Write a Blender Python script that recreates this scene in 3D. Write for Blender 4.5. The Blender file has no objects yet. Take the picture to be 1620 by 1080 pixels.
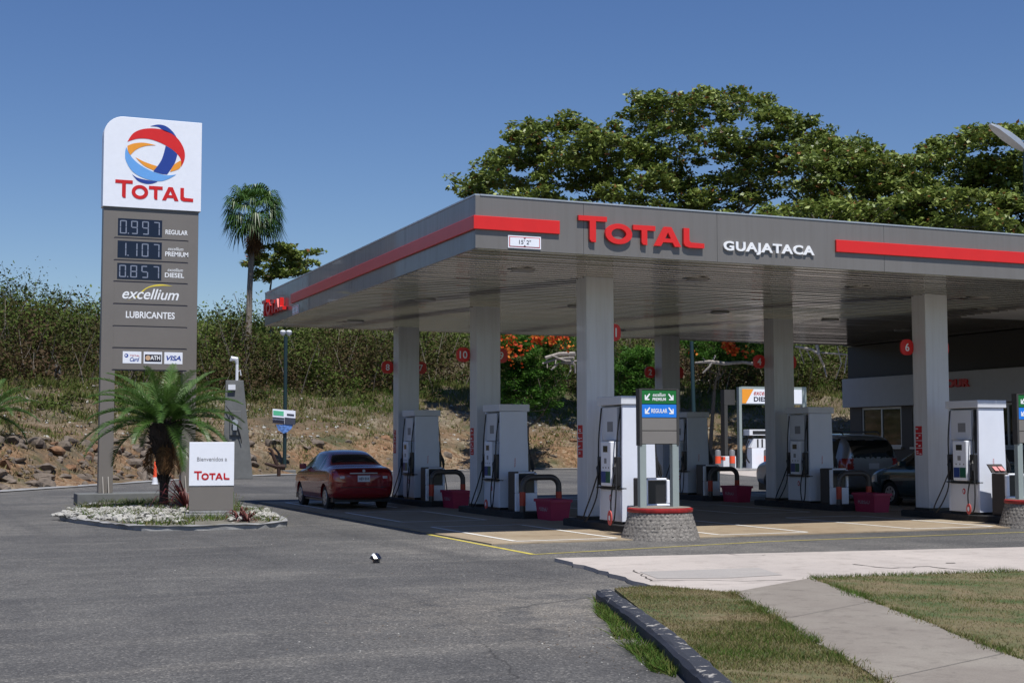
import bpy, bmesh, math, random
import numpy as np
from mathutils import Matrix, Vector
random.seed(7); rng = np.random.default_rng(7)
S = bpy.context.scene
COL = S.collection

# ------------------------------------------------------------------ camera
FL, PITCH, ROLL, YAW, CH = 2228.8232, .0707, -.0019, .3917, 1.603
F = np.array([math.sin(YAW)*math.cos(PITCH), math.cos(YAW)*math.cos(PITCH), math.sin(PITCH)])
Rv = np.array([math.cos(YAW), -math.sin(YAW), 0.]); Uv = np.cross(Rv, F)
Rv, Uv = Rv*math.cos(ROLL)+Uv*math.sin(ROLL), -Rv*math.sin(ROLL)+Uv*math.cos(ROLL)
cd = bpy.data.cameras.new('camera'); cam = bpy.data.objects.new('camera', cd); COL.objects.link(cam)
cd.sensor_width = 36; cd.lens = FL*36/1620; cd.clip_start = .1; cd.clip_end = 3000
cam.matrix_world = Matrix(((Rv[0], Uv[0], -F[0], 0), (Rv[1], Uv[1], -F[1], 0), (Rv[2], Uv[2], -F[2], CH), (0, 0, 0, 1)))
S.camera = cam
# ------------------------------------------------------------------ sky and sun
SUN = Vector((.02, -.47, 1)).normalized()      # towards the sun
w = bpy.data.worlds.new('World'); S.world = w; w.use_nodes = True
nt = w.node_tree; bg = nt.nodes['Background']
sk = nt.nodes.new('ShaderNodeTexSky'); sk.sky_type = 'NISHITA'; sk.sun_disc = False
sk.sun_elevation = math.asin(SUN.z); sk.sun_rotation = math.atan2(SUN.x, SUN.y)
sk.air_density = 1.0; sk.dust_density = .2; sk.ozone_density = 3.0; sk.altitude = 60
hs = nt.nodes.new('ShaderNodeHueSaturation'); hs.inputs['Saturation'].default_value = 1.2; hs.inputs['Value'].default_value = 1.0; hs.inputs['Hue'].default_value = .512
nt.links.new(sk.outputs[0], hs.inputs['Color']); nt.links.new(hs.outputs[0], bg.inputs[0]); bg.inputs[1].default_value = .085
sl = bpy.data.lights.new('sun', 'SUN'); sl.energy = 4.9; sl.angle = math.radians(.53); sl.color = (1, .965, .91)
so = bpy.data.objects.new('sun', sl); COL.objects.link(so); so.rotation_euler = SUN.to_track_quat('Z', 'Y').to_euler()
S.view_settings.view_transform = 'Standard'; S.view_settings.look = 'None'
S.view_settings.exposure = .15; S.view_settings.gamma = 1
S.render.engine = 'CYCLES'

# ------------------------------------------------------------------ measuring helpers (photo point -> point on a real plane)
def ray(x, y): return F+Rv*(x-810)/FL-Uv*(y-540)/FL
def G(x, y, z=0.):
    d = ray(x, y); p = np.array([0, 0, CH])+d*(z-CH)/d[2]; return Vector(p)
def onY(x, y, Y):
    d = ray(x, y); p = np.array([0, 0, CH])+d*(Y/d[1]); return Vector(p)
def onX(x, y, X):
    d = ray(x, y); p = np.array([0, 0, CH])+d*(X/d[0]); return Vector(p)
def onD(x, y, D):
    d = ray(x, y); p = np.array([0, 0, CH])+d*D; return Vector(p)

# ------------------------------------------------------------------ materials
MATS = {}
def mat(name, col, rough=.6, metal=0., var=.12, scale=6., bump=0., bscale=40., spec=.5, coat=0., emit=None):
    if name in MATS: return MATS[name]
    m = bpy.data.materials.new(name); m.use_nodes = True; t = m.node_tree; b = t.nodes['Principled BSDF']
    b.inputs['Roughness'].default_value = rough; b.inputs['Metallic'].default_value = metal
    b.inputs['Specular IOR Level'].default_value = spec; b.inputs['Coat Weight'].default_value = coat
    tc = t.nodes.new('ShaderNodeTexCoord')
    n = t.nodes.new('ShaderNodeTexNoise'); n.inputs['Scale'].default_value = scale; n.inputs['Detail'].default_value = 6; n.inputs['Roughness'].default_value = .65
    t.links.new(tc.outputs['Object'], n.inputs['Vector'])
    mr = t.nodes.new('ShaderNodeMapRange'); mr.inputs['From Min'].default_value = .3; mr.inputs['From Max'].default_value = .7
    mr.inputs['To Min'].default_value = 1-var; mr.inputs['To Max'].default_value = 1+var*.5
    t.links.new(n.outputs[0], mr.inputs[0])
    mx = t.nodes.new('ShaderNodeVectorMath'); mx.operation = 'SCALE'; mx.inputs[0].default_value = col
    t.links.new(mr.outputs[0], mx.inputs['Scale']); t.links.new(mx.outputs[0], b.inputs['Base Color'])
    if bump:
        n2 = t.nodes.new('ShaderNodeTexNoise'); n2.inputs['Scale'].default_value = bscale; n2.inputs['Detail'].default_value = 5
        t.links.new(tc.outputs['Object'], n2.inputs['Vector'])
        bp = t.nodes.new('ShaderNodeBump'); bp.inputs['Strength'].default_value = bump; bp.inputs['Distance'].default_value = .02
        t.links.new(n2.outputs[0], bp.inputs['Height']); t.links.new(bp.outputs[0], b.inputs['Normal'])
    MATS[name] = m; return m

class NB:   # small node builder
    def __init__(s, name):
        s.m = bpy.data.materials.new(name); s.m.use_nodes = True; s.t = s.m.node_tree; s.b = s.t.nodes['Principled BSDF']
        s.tc = s.t.nodes.new('ShaderNodeTexCoord'); s.v = s.tc.outputs['Object']
    def link(s, a, b): s.t.links.new(a, b)
    def mapping(s, scale, rot=(0, 0, 0)):
        n = s.t.nodes.new('ShaderNodeMapping'); n.inputs['Scale'].default_value = scale; n.inputs['Rotation'].default_value = rot
        s.link(s.v, n.inputs[0]); return n.outputs[0]
    def noise(s, scale, detail=5, rough=.6, v=None, dist=0):
        n = s.t.nodes.new('ShaderNodeTexNoise'); n.inputs['Scale'].default_value = scale; n.inputs['Detail'].default_value = detail
        n.inputs['Roughness'].default_value = rough; n.inputs['Distortion'].default_value = dist; s.link(v or s.v, n.inputs['Vector']); return n.outputs[0]
    def voro(s, scale, feature='F1', out=0, v=None):
        n = s.t.nodes.new('ShaderNodeTexVoronoi'); n.feature = feature; n.inputs['Scale'].default_value = scale; s.link(v or s.v, n.inputs['Vector']); return n.outputs[out]
    def ramp(s, fac, stops):
        n = s.t.nodes.new('ShaderNodeValToRGB'); e = n.color_ramp.elements
        while len(e) < len(stops): e.new(.5)
        for k, (p, c) in enumerate(stops): e[k].position = p; e[k].color = (*c, 1) if len(c) == 3 else c
        s.link(fac, n.inputs[0]); return n.outputs[0]
    def rng(s, fac, a, b, c, d):
        n = s.t.nodes.new('ShaderNodeMapRange')
        for k, x in zip(('From Min', 'From Max', 'To Min', 'To Max'), (a, b, c, d)): n.inputs[k].default_value = x
        s.link(fac, n.inputs[0]); return n.outputs[0]
    def mix(s, fac, a, b, mode='MIX'):
        n = s.t.nodes.new('ShaderNodeMix'); n.data_type = 'RGBA'; n.blend_type = mode
        for sock, x in ((n.inputs[0], fac), (n.inputs[6], a), (n.inputs[7], b)):
            if isinstance(x, (int, float)): sock.default_value = x
            elif isinstance(x, tuple): sock.default_value = (*x, 1)
            else: s.link(x, sock)
        return n.outputs[2]
    def bump(s, h, strength, dist):
        n = s.t.nodes.new('ShaderNodeBump'); n.inputs['Strength'].default_value = strength; n.inputs['Distance'].default_value = dist
        s.link(h, n.inputs['Height']); s.link(n.outputs[0], s.b.inputs['Normal'])
    def done(s, col, rough=.8):
        s.link(col, s.b.inputs['Base Color'])
        if isinstance(rough, (int, float)): s.b.inputs['Roughness'].default_value = rough
        else: s.link(rough, s.b.inputs['Roughness'])
        return s.m

def m_asphalt():
    n = NB('asphalt')
    big = n.noise(.16, 5, .6, dist=.8); mid = n.noise(1.1, 7, .72)
    c = n.ramp(big, [(.3, (.060, .059, .059)), (.45, (.088, .086, .084)), (.56, (.118, .114, .108)), (.7, (.172, .162, .148))])
    c = n.mix(n.rng(mid, .42, .66, 0, .6), c, (.055, .054, .055))
    st = n.noise(.8, 5, .6, v=n.mapping((.22, 1.7, 1), (0, 0, .45)), dist=.5); c = n.mix(n.rng(st, .56, .72, 0, .55), c, (.17, .16, .145))
    tk = n.noise(.5, 3, .5, v=n.mapping((2.4, .12, 1), (0, 0, -.12)), dist=.3); c = n.mix(n.rng(tk, .58, .7, 0, .5), c, (.05, .05, .052))
    oil = n.noise(1.9, 4, .5, dist=.2); c = n.mix(n.rng(oil, .70, .76, 0, .75), c, (.035, .034, .034))
    dv = n.t.nodes.new('ShaderNodeVectorMath'); dv.operation = 'DISTANCE'; dv.inputs[1].default_value = (6.2, 12.2, 0); n.link(n.v, dv.inputs[0])
    dm = n.t.nodes.new('ShaderNodeMath'); dm.operation = 'MULTIPLY'; n.link(n.rng(dv.outputs['Value'], .6, 3.6, 1, 0), dm.inputs[0]); n.link(n.rng(n.noise(1.7, 7, .75, dist=.8), .38, .56, 0, .5), dm.inputs[1])
    c = n.mix(dm.outputs[0], c, (.25, .225, .19))
    wn = n.t.nodes.new('ShaderNodeMixRGB'); wn.inputs[0].default_value = .16; nc = n.t.nodes.new('ShaderNodeTexNoise'); nc.inputs['Scale'].default_value = 2.2; nc.inputs['Detail'].default_value = 6; n.link(n.v, nc.inputs['Vector']); n.link(n.v, wn.inputs[1]); n.link(nc.outputs['Color'], wn.inputs[2])
    for sc, wd, op in ((.23, .0035, .7), (.9, .006, .35)):
        cr = n.voro(sc, 'DISTANCE_TO_EDGE', 0, v=wn.outputs[0]); mk = n.t.nodes.new('ShaderNodeMath'); mk.operation = 'MULTIPLY'; n.link(n.rng(cr, 0, wd, op, 0), mk.inputs[0]); n.link(n.rng(n.noise(.35, 3), .45, .6, 0, 1), mk.inputs[1])
        c = n.mix(mk.outputs[0], c, (.028, .027, .026))
    vc = n.voro(62, 'F1', 1); rgb = n.t.nodes.new('ShaderNodeSeparateColor'); n.link(vc, rgb.inputs[0])
    agg = n.ramp(rgb.outputs[0], [(.0, (.5, .5, .5)), (.55, (.92, .92, .92)), (.88, (1.3, 1.29, 1.26)), (1, (2.5, 2.42, 2.3))])
    c = n.mix(.8, c, agg, 'MULTIPLY'); n.bump(n.voro(62, 'F1', 0), .8, .012)
    return n.done(c, .9)
def m_concrete(name, a, b, stain=(.12, .1, .085), sc=1., st=.5, brush=False):
    n = NB(name)
    big = n.noise(.5*sc, 6, .65, dist=.4); fine = n.noise(60, 5, .75); mid = n.noise(4*sc, 6, .7)
    c = n.mix(n.rng(big, .35, .65, 0, 1), a, b)
    c = n.mix(n.rng(mid, .52, .78, 0, st), c, stain)
    c = n.mix(.6, c, n.ramp(fine, [(.3, (.7, .7, .7)), (.7, (1.25, 1.25, 1.25))]), 'MULTIPLY')
    n.bump(fine, .35, .006); return n.done(c, .85)
def m_clad(name, c0, c1, rough):
    n = NB(name); st = n.noise(2.2, 6, .7, v=n.mapping((5, 5, .25))); bl = n.noise(.7, 4, .6)
    c = n.mix(n.rng(st, .45, .75, 0, .8), c0, c1); c = n.mix(n.rng(bl, .4, .7, 0, .35), c, c1); n.b.inputs['Coat Weight'].default_value = .3
    n.bump(n.noise(1.1, 2), .12, .03); return n.done(c, n.rng(st, .3, .7, rough, rough+.15))
def m_leaf(name, stops, trans=.28, rough=.5, spec=.4):
    n = NB(name); a = n.t.nodes.new('ShaderNodeAttribute'); a.attribute_name = 'rnd'
    c = n.ramp(a.outputs['Fac'], stops)
    n.link(c, n.b.inputs['Base Color']); n.b.inputs['Roughness'].default_value = rough; n.b.inputs['Specular IOR Level'].default_value = spec
    tr = n.t.nodes.new('ShaderNodeBsdfTranslucent'); n.link(c, tr.inputs[0]); ms = n.t.nodes.new('ShaderNodeMixShader'); ms.inputs[0].default_value = trans
    out = n.t.nodes['Material Output']; n.link(n.b.outputs[0], ms.inputs[1]); n.link(tr.outputs[0], ms.inputs[2]); n.link(ms.outputs[0], out.inputs[0])
    return n.m
def m_stripes(name, a, b, w):
    n = NB(name); wv = n.t.nodes.new('ShaderNodeTexWave'); wv.inputs['Scale'].default_value = w; n.link(n.v, wv.inputs[0]); return n.done(n.mix(wv.outputs[0], a, b), .6)

M = dict(
 asphalt=m_asphalt(),
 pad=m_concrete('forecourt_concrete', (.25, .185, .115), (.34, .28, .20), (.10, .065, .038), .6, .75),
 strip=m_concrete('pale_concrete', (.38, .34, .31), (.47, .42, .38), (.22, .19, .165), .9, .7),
 walk=m_concrete('sidewalk_concrete', (.19, .165, .14), (.25, .225, .19), (.10, .085, .07), 1.4, .75),
 kerb=m_concrete('kerb_concrete', (.2, .2, .2), (.3, .3, .3), (.5, .5, .48), 3, .5),
 island=m_concrete('island_kerb_paint', (.015, .015, .016), (.03, .03, .032), (.1, .09, .08), 4, .4),
 grey=mat('warm_grey_paint', (.20, .186, .172), .45, var=.07, scale=1.2, bump=.02),
 fascia=m_clad('fascia_grey_panel', (.168, .158, .150), (.142, .132, .122), .28),
 greydark=mat('dark_grey_paint', (.05, .048, .046), .5),
 white=mat('white_paint', (.68, .70, .75), .4, var=.05, scale=2),
 column=m_clad('column_paint', (.63, .645, .68), (.50, .50, .51), .32),
 wbright=mat('bright_white_panel', (.82, .85, .93), .35, var=.03),
 red=mat('signal_red', (.68, .02, .018), .35, var=.06, scale=3),
 redtext=mat('logo_red_print', (.5, .006, .012), .5, var=.04),
 black=mat('black_rubber', (.012, .012, .013), .5),
 dark=mat('black_plastic', (.02, .02, .022), .35),
 wtext=mat('white_lettering', (.85, .87, .9), .4, var=.02),
 gtext=mat('grey_lettering', (.25, .25, .26), .5, var=.02),
 blacktext=mat('black_lettering', (.015, .015, .03), .5, var=.02),
 lcd=mat('price_display', (.008, .012, .03), .15, var=.1),
 seg=mat('display_segment', (.22, .25, .33), .4, var=.05),
 blue=mat('logo_dark_blue', (.014, .05, .3), .45, var=.04), lblue=mat('logo_light_blue', (.14, .38, .8), .45, var=.04),
 orange=mat('logo_orange', (.85, .33, .03), .45, var=.04), yellow=mat('swoosh_yellow', (.75, .6, .06), .45, var=.04),
 sgreen=mat('sign_green', (.008, .15, .03), .4, var=.04), sblue=mat('sign_blue', (.015, .2, .75), .4, var=.04),
 postgrey=mat('pale_post_metal', (.32, .37, .36), .4, .2, var=.06),
 yline=mat('yellow_line_paint', (.55, .46, .09), .7, var=.35, scale=5), wline=mat('white_line_paint', (.72, .71, .68), .7, var=.2, scale=6),
 glass=mat('dark_glass', (.012, .014, .016), .04, spec=.8, var=.02), alu=mat('aluminium_frame', (.5, .53, .56), .35, .5),
 tyre=mat('tyre_rubber', (.012, .012, .012), .75), rim=mat('wheel_cover_silver', (.4, .42, .45), .3, .7),
 bark=mat('bark', (.13, .11, .09), .9, var=.4, scale=9, bump=.6), deadwood=mat('bleached_wood', (.30, .27, .245), .8, var=.4, scale=8, bump=.4),
 darkbark=mat('dark_fibrous_bark', (.045, .032, .026), .95, var=.5, scale=14, bump=.9, bscale=60),
 postdark=mat('dark_green_pole', (.012, .03, .035), .35, var=.1), concretepole=mat('grey_concrete_pillar', (.13, .135, .135), .8, var=.2, scale=2.5, bump=.1),
 rust=mat('rusty_steel', (.035, .014, .009), .8, var=.4, scale=10), pink=mat('faded_red_plastic', (.36, .02, .07), .5, var=.12, scale=3),
 brownbox=mat('dark_taupe_panel', (.055, .047, .042), .5, var=.08),
 stonewhite=mat('white_stone', (.40, .39, .36), .85, var=.5, scale=5, bump=.3), rock=mat('weathered_rock', (.15, .12, .095), .9, var=.6, scale=3, bump=.8, bscale=14),
 orangerock=mat('orange_clay_rock', (.20, .11, .06), .95, var=.6, scale=3, bump=.8, bscale=14),
 clear=mat('soffit_white', (.8, .8, .8), .5, var=.05), coneo=mat('safety_orange', (.8, .09, .03), .5, var=.1),
)

# ------------------------------------------------------------------ mesh builder
class MB:
    def __init__(s): s.v = []; s.f = []; s.m = []; s.k = 0; s.sm = []
    def add(s, vs, fs, smooth=False):
        o = len(s.v); s.v += [tuple(p) for p in vs]; s.f += [tuple(o+i for i in f) for f in fs]; s.m += [s.k]*len(fs); s.sm += [smooth]*len(fs); return s
    def use(s, k): s.k = k; return s
    def box(s, x0, x1, y0, y1, z0, z1):
        return s.add([(x0, y0, z0), (x1, y0, z0), (x1, y1, z0), (x0, y1, z0), (x0, y0, z1), (x1, y0, z1), (x1, y1, z1), (x0, y1, z1)],
                     [(0, 3, 2, 1), (4, 5, 6, 7), (0, 1, 5, 4), (1, 2, 6, 5), (2, 3, 7, 6), (3, 0, 4, 7)])
    def hexa(s, p): return s.add(p, [(0, 3, 2, 1), (4, 5, 6, 7), (0, 1, 5, 4), (1, 2, 6, 5), (2, 3, 7, 6), (3, 0, 4, 7)])
    def prism(s, poly, z0, z1):      # poly in XY
        n = len(poly); vs = [(x, y, z0) for x, y in poly]+[(x, y, z1) for x, y in poly]
        return s.add(vs, [tuple(range(n))[::-1], tuple(range(n, 2*n))]+[(i, (i+1) % n, n+(i+1) % n, n+i) for i in range(n)])
    def prismY(s, poly, y0, y1):     # poly in XZ, thickness along Y (y0 = front)
        n = len(poly); vs = [(x, y0, z) for x, z in poly]+[(x, y1, z) for x, z in poly]
        return s.add(vs, [tuple(range(n)), tuple(range(n, 2*n))[::-1]]+[(i, n+i, n+(i+1) % n, (i+1) % n) for i in range(n)])
    def prismX(s, poly, x0, x1):     # poly in YZ
        n = len(poly); vs = [(x0, y, z) for y, z in poly]+[(x1, y, z) for y, z in poly]
        return s.add(vs, [tuple(range(n)), tuple(range(n, 2*n))[::-1]]+[(i, n+i, n+(i+1) % n, (i+1) % n) for i in range(n)])
    def tube(s, pts, r, seg=8, cap=True):
        pts = [Vector(p) for p in pts]; rs = r if isinstance(r, (list, tuple)) else [r]*len(pts); vs = []; fs = []
        ref = Vector((.31, .17, .93)).normalized()
        for i, p in enumerate(pts):
            t = (pts[min(i+1, len(pts)-1)]-pts[max(i-1, 0)]).normalized()
            a = t.cross(ref)
            if a.length < .05: a = t.cross(Vector((1, 0, 0)))
            a.normalize(); b = t.cross(a)
            for k in range(seg):
                an = 2*math.pi*k/seg; vs.append(p+(a*math.cos(an)+b*math.sin(an))*rs[i])
        for i in range(len(pts)-1):
            for k in range(seg):
                k2 = (k+1) % seg; fs.append((i*seg+k, i*seg+k2, (i+1)*seg+k2, (i+1)*seg+k))
        if cap: fs += [tuple(range(seg)), tuple(range((len(pts)-1)*seg, len(pts)*seg))[::-1]]
        return s.add(vs, fs, True)
    def lathe(s, prof, seg=24, c=(0, 0)):     # prof (r,z)
        vs = []; fs = []
        for r, z in prof:
            for k in range(seg): a = 2*math.pi*k/seg; vs.append((c[0]+r*math.cos(a), c[1]+r*math.sin(a), z))
        for i in range(len(prof)-1):
            for k in range(seg): k2 = (k+1) % seg; fs.append((i*seg+k, i*seg+k2, (i+1)*seg+k2, (i+1)*seg+k))
        fs += [tuple(range(seg))[::-1], tuple(range((len(prof)-1)*seg, len(prof)*seg))]
        return s.add(vs, fs, True)
    def mesh(s, me, mx):
        return s.add([mx @ v.co for v in me.vertices], [tuple(p.vertices) for p in me.polygons])
    def build(s, name, mats, parent=None, bevel=0, loc=None):
        me = bpy.data.meshes.new(name); me.from_pydata(s.v, [], s.f)
        for m in (mats if isinstance(mats, (list, tuple)) else [mats]): me.materials.append(M[m] if isinstance(m, str) else m)
        me.polygons.foreach_set('material_index', s.m); me.polygons.foreach_set('use_smooth', s.sm); me.update()
        o = bpy.data.objects.new(name, me); COL.objects.link(o)
        if parent: o.parent = parent
        if loc: o.location = loc
        if any(s.sm):
            try: me.set_sharp_from_angle(angle=math.radians(40))
            except Exception: pass
        if bevel:
            b = o.modifiers.new('bevel', 'BEVEL'); b.width = bevel; b.segments = 2; b.limit_method = 'ANGLE'
        return o
def tag(o, label=None, cat=None, group=None, kind=None):
    if label: o['label'] = label
    if cat: o['category'] = cat
    if group: o['group'] = group
    if kind: o['kind'] = kind
    return o
def thing(name, label, cat, loc=(0, 0, 0), rz=0, group=None):
    o = bpy.data.objects.new(name, None); COL.objects.link(o); o.location = loc; o.rotation_euler = (0, 0, rz); o.empty_display_size = .3
    return tag(o, label, cat, group)
def copy_tree(o, parent=None):
    kids = list(o.children); c = o.copy(); COL.objects.link(c)
    if parent: c.parent = parent
    for k in kids: copy_tree(k, c)
    return c
# numpy face soup: quads with a per-face random attribute
def soup(name, V, mats, n=4, rnd=None, parent=None, matidx=None):
    N = len(V)//n; me = bpy.data.meshes.new(name)
    me.vertices.add(len(V)); me.vertices.foreach_set('co', np.asarray(V, dtype=np.float32).ravel())
    me.loops.add(N*n); me.loops.foreach_set('vertex_index', np.arange(N*n, dtype=np.int32))
    me.polygons.add(N); me.polygons.foreach_set('loop_start', np.arange(0, N*n, n, dtype=np.int32))
    try: me.polygons.foreach_set('loop_total', np.full(N, n, dtype=np.int32))
    except Exception: pass
    for m in (mats if isinstance(mats, (list, tuple)) else [mats]): me.materials.append(m)
    if matidx is not None: me.polygons.foreach_set('material_index', np.asarray(matidx, dtype=np.int32))
    me.update(calc_edges=True)
    a = me.attributes.new('rnd', 'FLOAT', 'FACE'); a.data.foreach_set('value', (rng.random(N) if rnd is None else rnd).astype(np.float32))
    o = bpy.data.objects.new(name, me); COL.objects.link(o)
    if parent: o.parent = parent
    return o
def unit(a): return a/np.maximum(np.linalg.norm(a, axis=1, keepdims=True), 1e-6)
def leaf_quads(C, size, up=.7, asp=.55, jit=.35):
    N = len(C); nrm = unit(rng.normal(size=(N, 3))+np.array([0, 0, up*2])); t = unit(np.cross(nrm, rng.normal(size=(N, 3)))); b = np.cross(nrm, t)
    L = size*(1-jit+2*jit*rng.random((N, 1)))*.5; W = L*asp
    V = np.empty((N, 4, 3)); V[:, 0] = C-t*L; V[:, 1] = C+b*W-nrm*W*.25; V[:, 2] = C+t*L; V[:, 3] = C-b*W-nrm*W*.25
    return V.reshape(-1, 3)
def smooth_pts(arcs, n=6):
    out = []
    for arc in arcs:
        P = [Vector(p) for p in arc]
        for i in range(len(P)-1):
            p0 = P[max(i-1, 0)]; p1 = P[i]; p2 = P[i+1]; p3 = P[min(i+2, len(P)-1)]
            for k in range(n):
                t = k/n; out.append(tuple(.5*((2*p1)+(p2-p0)*t+(2*p0-5*p1+4*p2-p3)*t*t+(3*p1-p0-3*p2+p3)*t**3)))
    out.append(tuple(arcs[-1][-1]))
    res = []
    for p in out:
        if not res or (Vector(p)-Vector(res[-1])).length > 1e-5: res.append(p)
    if (Vector(res[0])-Vector(res[-1])).length < 1e-5: res.pop()
    return res
# text and filled outlines -> meshes lying in XY, facing +Z
def conv(cu):
    o = bpy.data.objects.new('tmp', cu); COL.objects.link(o); bpy.context.view_layer.update()
    me = bpy.data.meshes.new_from_object(o.evaluated_get(bpy.context.evaluated_depsgraph_get())); bpy.data.objects.remove(o); bpy.data.curves.remove(cu)
    return me
TXC = {}
def text(s, ext=.002, bold=.0, shear=0, sp=1.):
    key = (s, ext, bold, shear, sp)
    if key in TXC: return TXC[key]
    cu = bpy.data.curves.new('t', 'FONT'); cu.body = s; cu.extrude = ext; cu.offset = bold; cu.shear = shear; cu.space_character = sp; cu.resolution_u = 4
    me = conv(cu); TXC[key] = me; return me
def outline(polys, ext=.0):
    cu = bpy.data.curves.new('c', 'CURVE'); cu.dimensions = '2D'; cu.fill_mode = 'BOTH'; cu.extrude = ext
    for p in polys:
        sp = cu.splines.new('POLY'); sp.points.add(len(p)-1)
        for q, pt in zip(p, sp.points): pt.co = (q[0], q[1], 0, 1)
        sp.use_cyclic_u = True
    return conv(cu)
def fit(me, w=None, h=None):        # scale+shift so the text starts at 0,0 with given width/height
    xs = [v.co.x for v in me.vertices]; ys = [v.co.y for v in me.vertices]
    sx = (w/(max(xs)-min(xs))) if w else None; sy = (h/(max(ys)-min(ys))) if h else None
    sx = sx or sy; sy = sy or sx
    return Matrix.Diagonal((sx, sy, 1, 1)) @ Matrix.Translation((-min(xs), -min(ys), 0))
FACE_Y = Matrix(((1, 0, 0, 0), (0, 0, -1, 0), (0, 1, 0, 0), (0, 0, 0, 1)))      # x->X, y->Z, normal -> -Y
FACE_X = Matrix(((0, 0, -1, 0), (-1, 0, 0, 0), (0, 1, 0, 0), (0, 0, 0, 1)))     # x->-Y, y->Z, normal -> -X
def put(mb, me, pos, w=None, h=None, face=FACE_Y):
    mb.mesh(me, Matrix.Translation(pos) @ face @ fit(me, w, h))
def ring(cx, cy, rx, ry, n=28): return [(cx+rx*math.cos(2*math.pi*k/n), cy+ry*math.sin(2*math.pi*k/n)) for k in range(n)]
def logo_word(ext):
    T = lambda x, w, h, st: [(x, h), (x+w, h), (x+w, h-.25), (x+w*.5+st, h-.25), (x+w*.5+st, .0), (x+w*.5-st*.5, .02), (x+w*.5-st, .16), (x+w*.5-st, h-.25), (x, h-.25)]
    A = [(3.68, 0), (4.17, 1.0), (4.52, 1.0), (5.0, 0), (4.68, 0), (4.58, .2), (4.1, .2), (3.99, 0)]
    Ah = [(4.2, .4), (4.49, .4), (4.345, .72)]
    Lp = [(5.13, 1), (5.42, 1), (5.42, .36), (5.5, .27), (6.17, .25), (6.17, 0), (5.4, .0), (5.2, .08), (5.13, .22)]
    return outline([T(0, 1.36, 1.31, .15), ring(1.93, .49, .65, .52), ring(1.93, .49, .36, .27)[::-1], T(2.63, 1.09, 1.0, .14), A, Ah[::-1], Lp], ext)
WORD = logo_word(.5)
def put_word(mb, pos, w, depth, face=FACE_Y, h=None):
    xs = [v.co.x for v in WORD.vertices]; k = w/(max(xs)-min(xs)); ky = k if not h else h/1.31
    mb.mesh(WORD, Matrix.Translation(pos) @ face @ Matrix.Diagonal((k, ky, depth, 1)))
def arrow(c, sz, dirx):        # downward diagonal arrow (dirx -1 = left)
    a = sz; t = .16*sz
    P = [(-.5*a, -.5*a), (.35*a, -.5*a), (.35*a, -.5*a+t*1.3), (-.5*a+2.2*t+.1*a, -.5*a+t*1.3), (.5*a, .5*a-t*.2), (.5*a-t*.9, .5*a+t*.7), (-.5*a+t*1.3, -.5*a+2.2*t+.1*a), (-.5*a+t*1.3, .35*a), (-.5*a, .35*a)]
    P = [(x*-dirx, y) for x, y in P]
    if dirx > 0: P = P[::-1]
    return [(c[0]+x, c[1]+y) for x, y in P]

# ================================================================== SETTING
EDGE = [Vector(p) for p in [(-60, -10), (-22, 18), (-6, 37), (2.17, 48.6), (5.7, 54.2), (10.4, 61.5), (14.9, 66.7), (23.3, 72.5), (32.4, 74.6), (41, 74), (47, 70.5), (50.5, 64), (55, 56), (64, 50), (110, 40)]]
def edge_e(x, y):
    """signed distance beyond the asphalt edge (positive up the bank), numpy arrays"""
    x = np.asarray(x, float); y = np.asarray(y, float); best = np.full(x.shape, 1e9); sign = np.zeros(x.shape)
    for a, b in zip(EDGE[:-1], EDGE[1:]):
        dx, dy = b.x-a.x, b.y-a.y; L2 = dx*dx+dy*dy; t = np.clip(((x-a.x)*dx+(y-a.y)*dy)/L2, 0, 1)
        qx, qy = a.x+t*dx, a.y+t*dy; d = np.hypot(x-qx, y-qy); s = np.sign(dx*(y-a.y)-dy*(x-a.x)); u = d < best
        best = np.where(u, d, best); sign = np.where(u, s, sign)
    return best*sign
def wob(x, y): return .5*np.sin(x*.31+1.3)*np.sin(y*.27)+.3*np.sin(x*.83+y*.6)+.18*np.sin(x*1.9-y*1.4)
def hill_z(x, y):
    e = edge_e(x, y)+.5*np.sin(x*.5)*np.sin(y*.45+1); ep = np.maximum(e, 0)
    z = 1.3*(1-np.exp(-(ep/2.2)**2))+.235*np.maximum(ep-2, 0)-.085*np.maximum(ep-26, 0)-.1*np.maximum(ep-70, 0)
    return np.where(e <= 0, -.05, z+wob(x, y)*np.clip(ep/6, 0, 1)*.5)
def m_ground():
    n = NB('bare_ground'); c = n.ramp(n.noise(.05, 5), [(.35, (.1, .09, .05)), (.65, (.07, .09, .035))]); return n.done(c, .95)
gb = MB(); gb.add([(-1500, -1500, -.3), (1500, -1500, -.3), (1500, 1500, -.3), (-1500, 1500, -.3)], [(0, 1, 2, 3)]); tag(gb.build('ground', m_ground()), kind='structure')
ab = MB(); ab.add([(-70, -25, 0), (130, -25, 0), (130, 80, 0), (-60, 80, 0)], [(0, 1, 2, 3)]); tag(ab.build('asphalt_lot', 'asphalt'), kind='structure')
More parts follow.
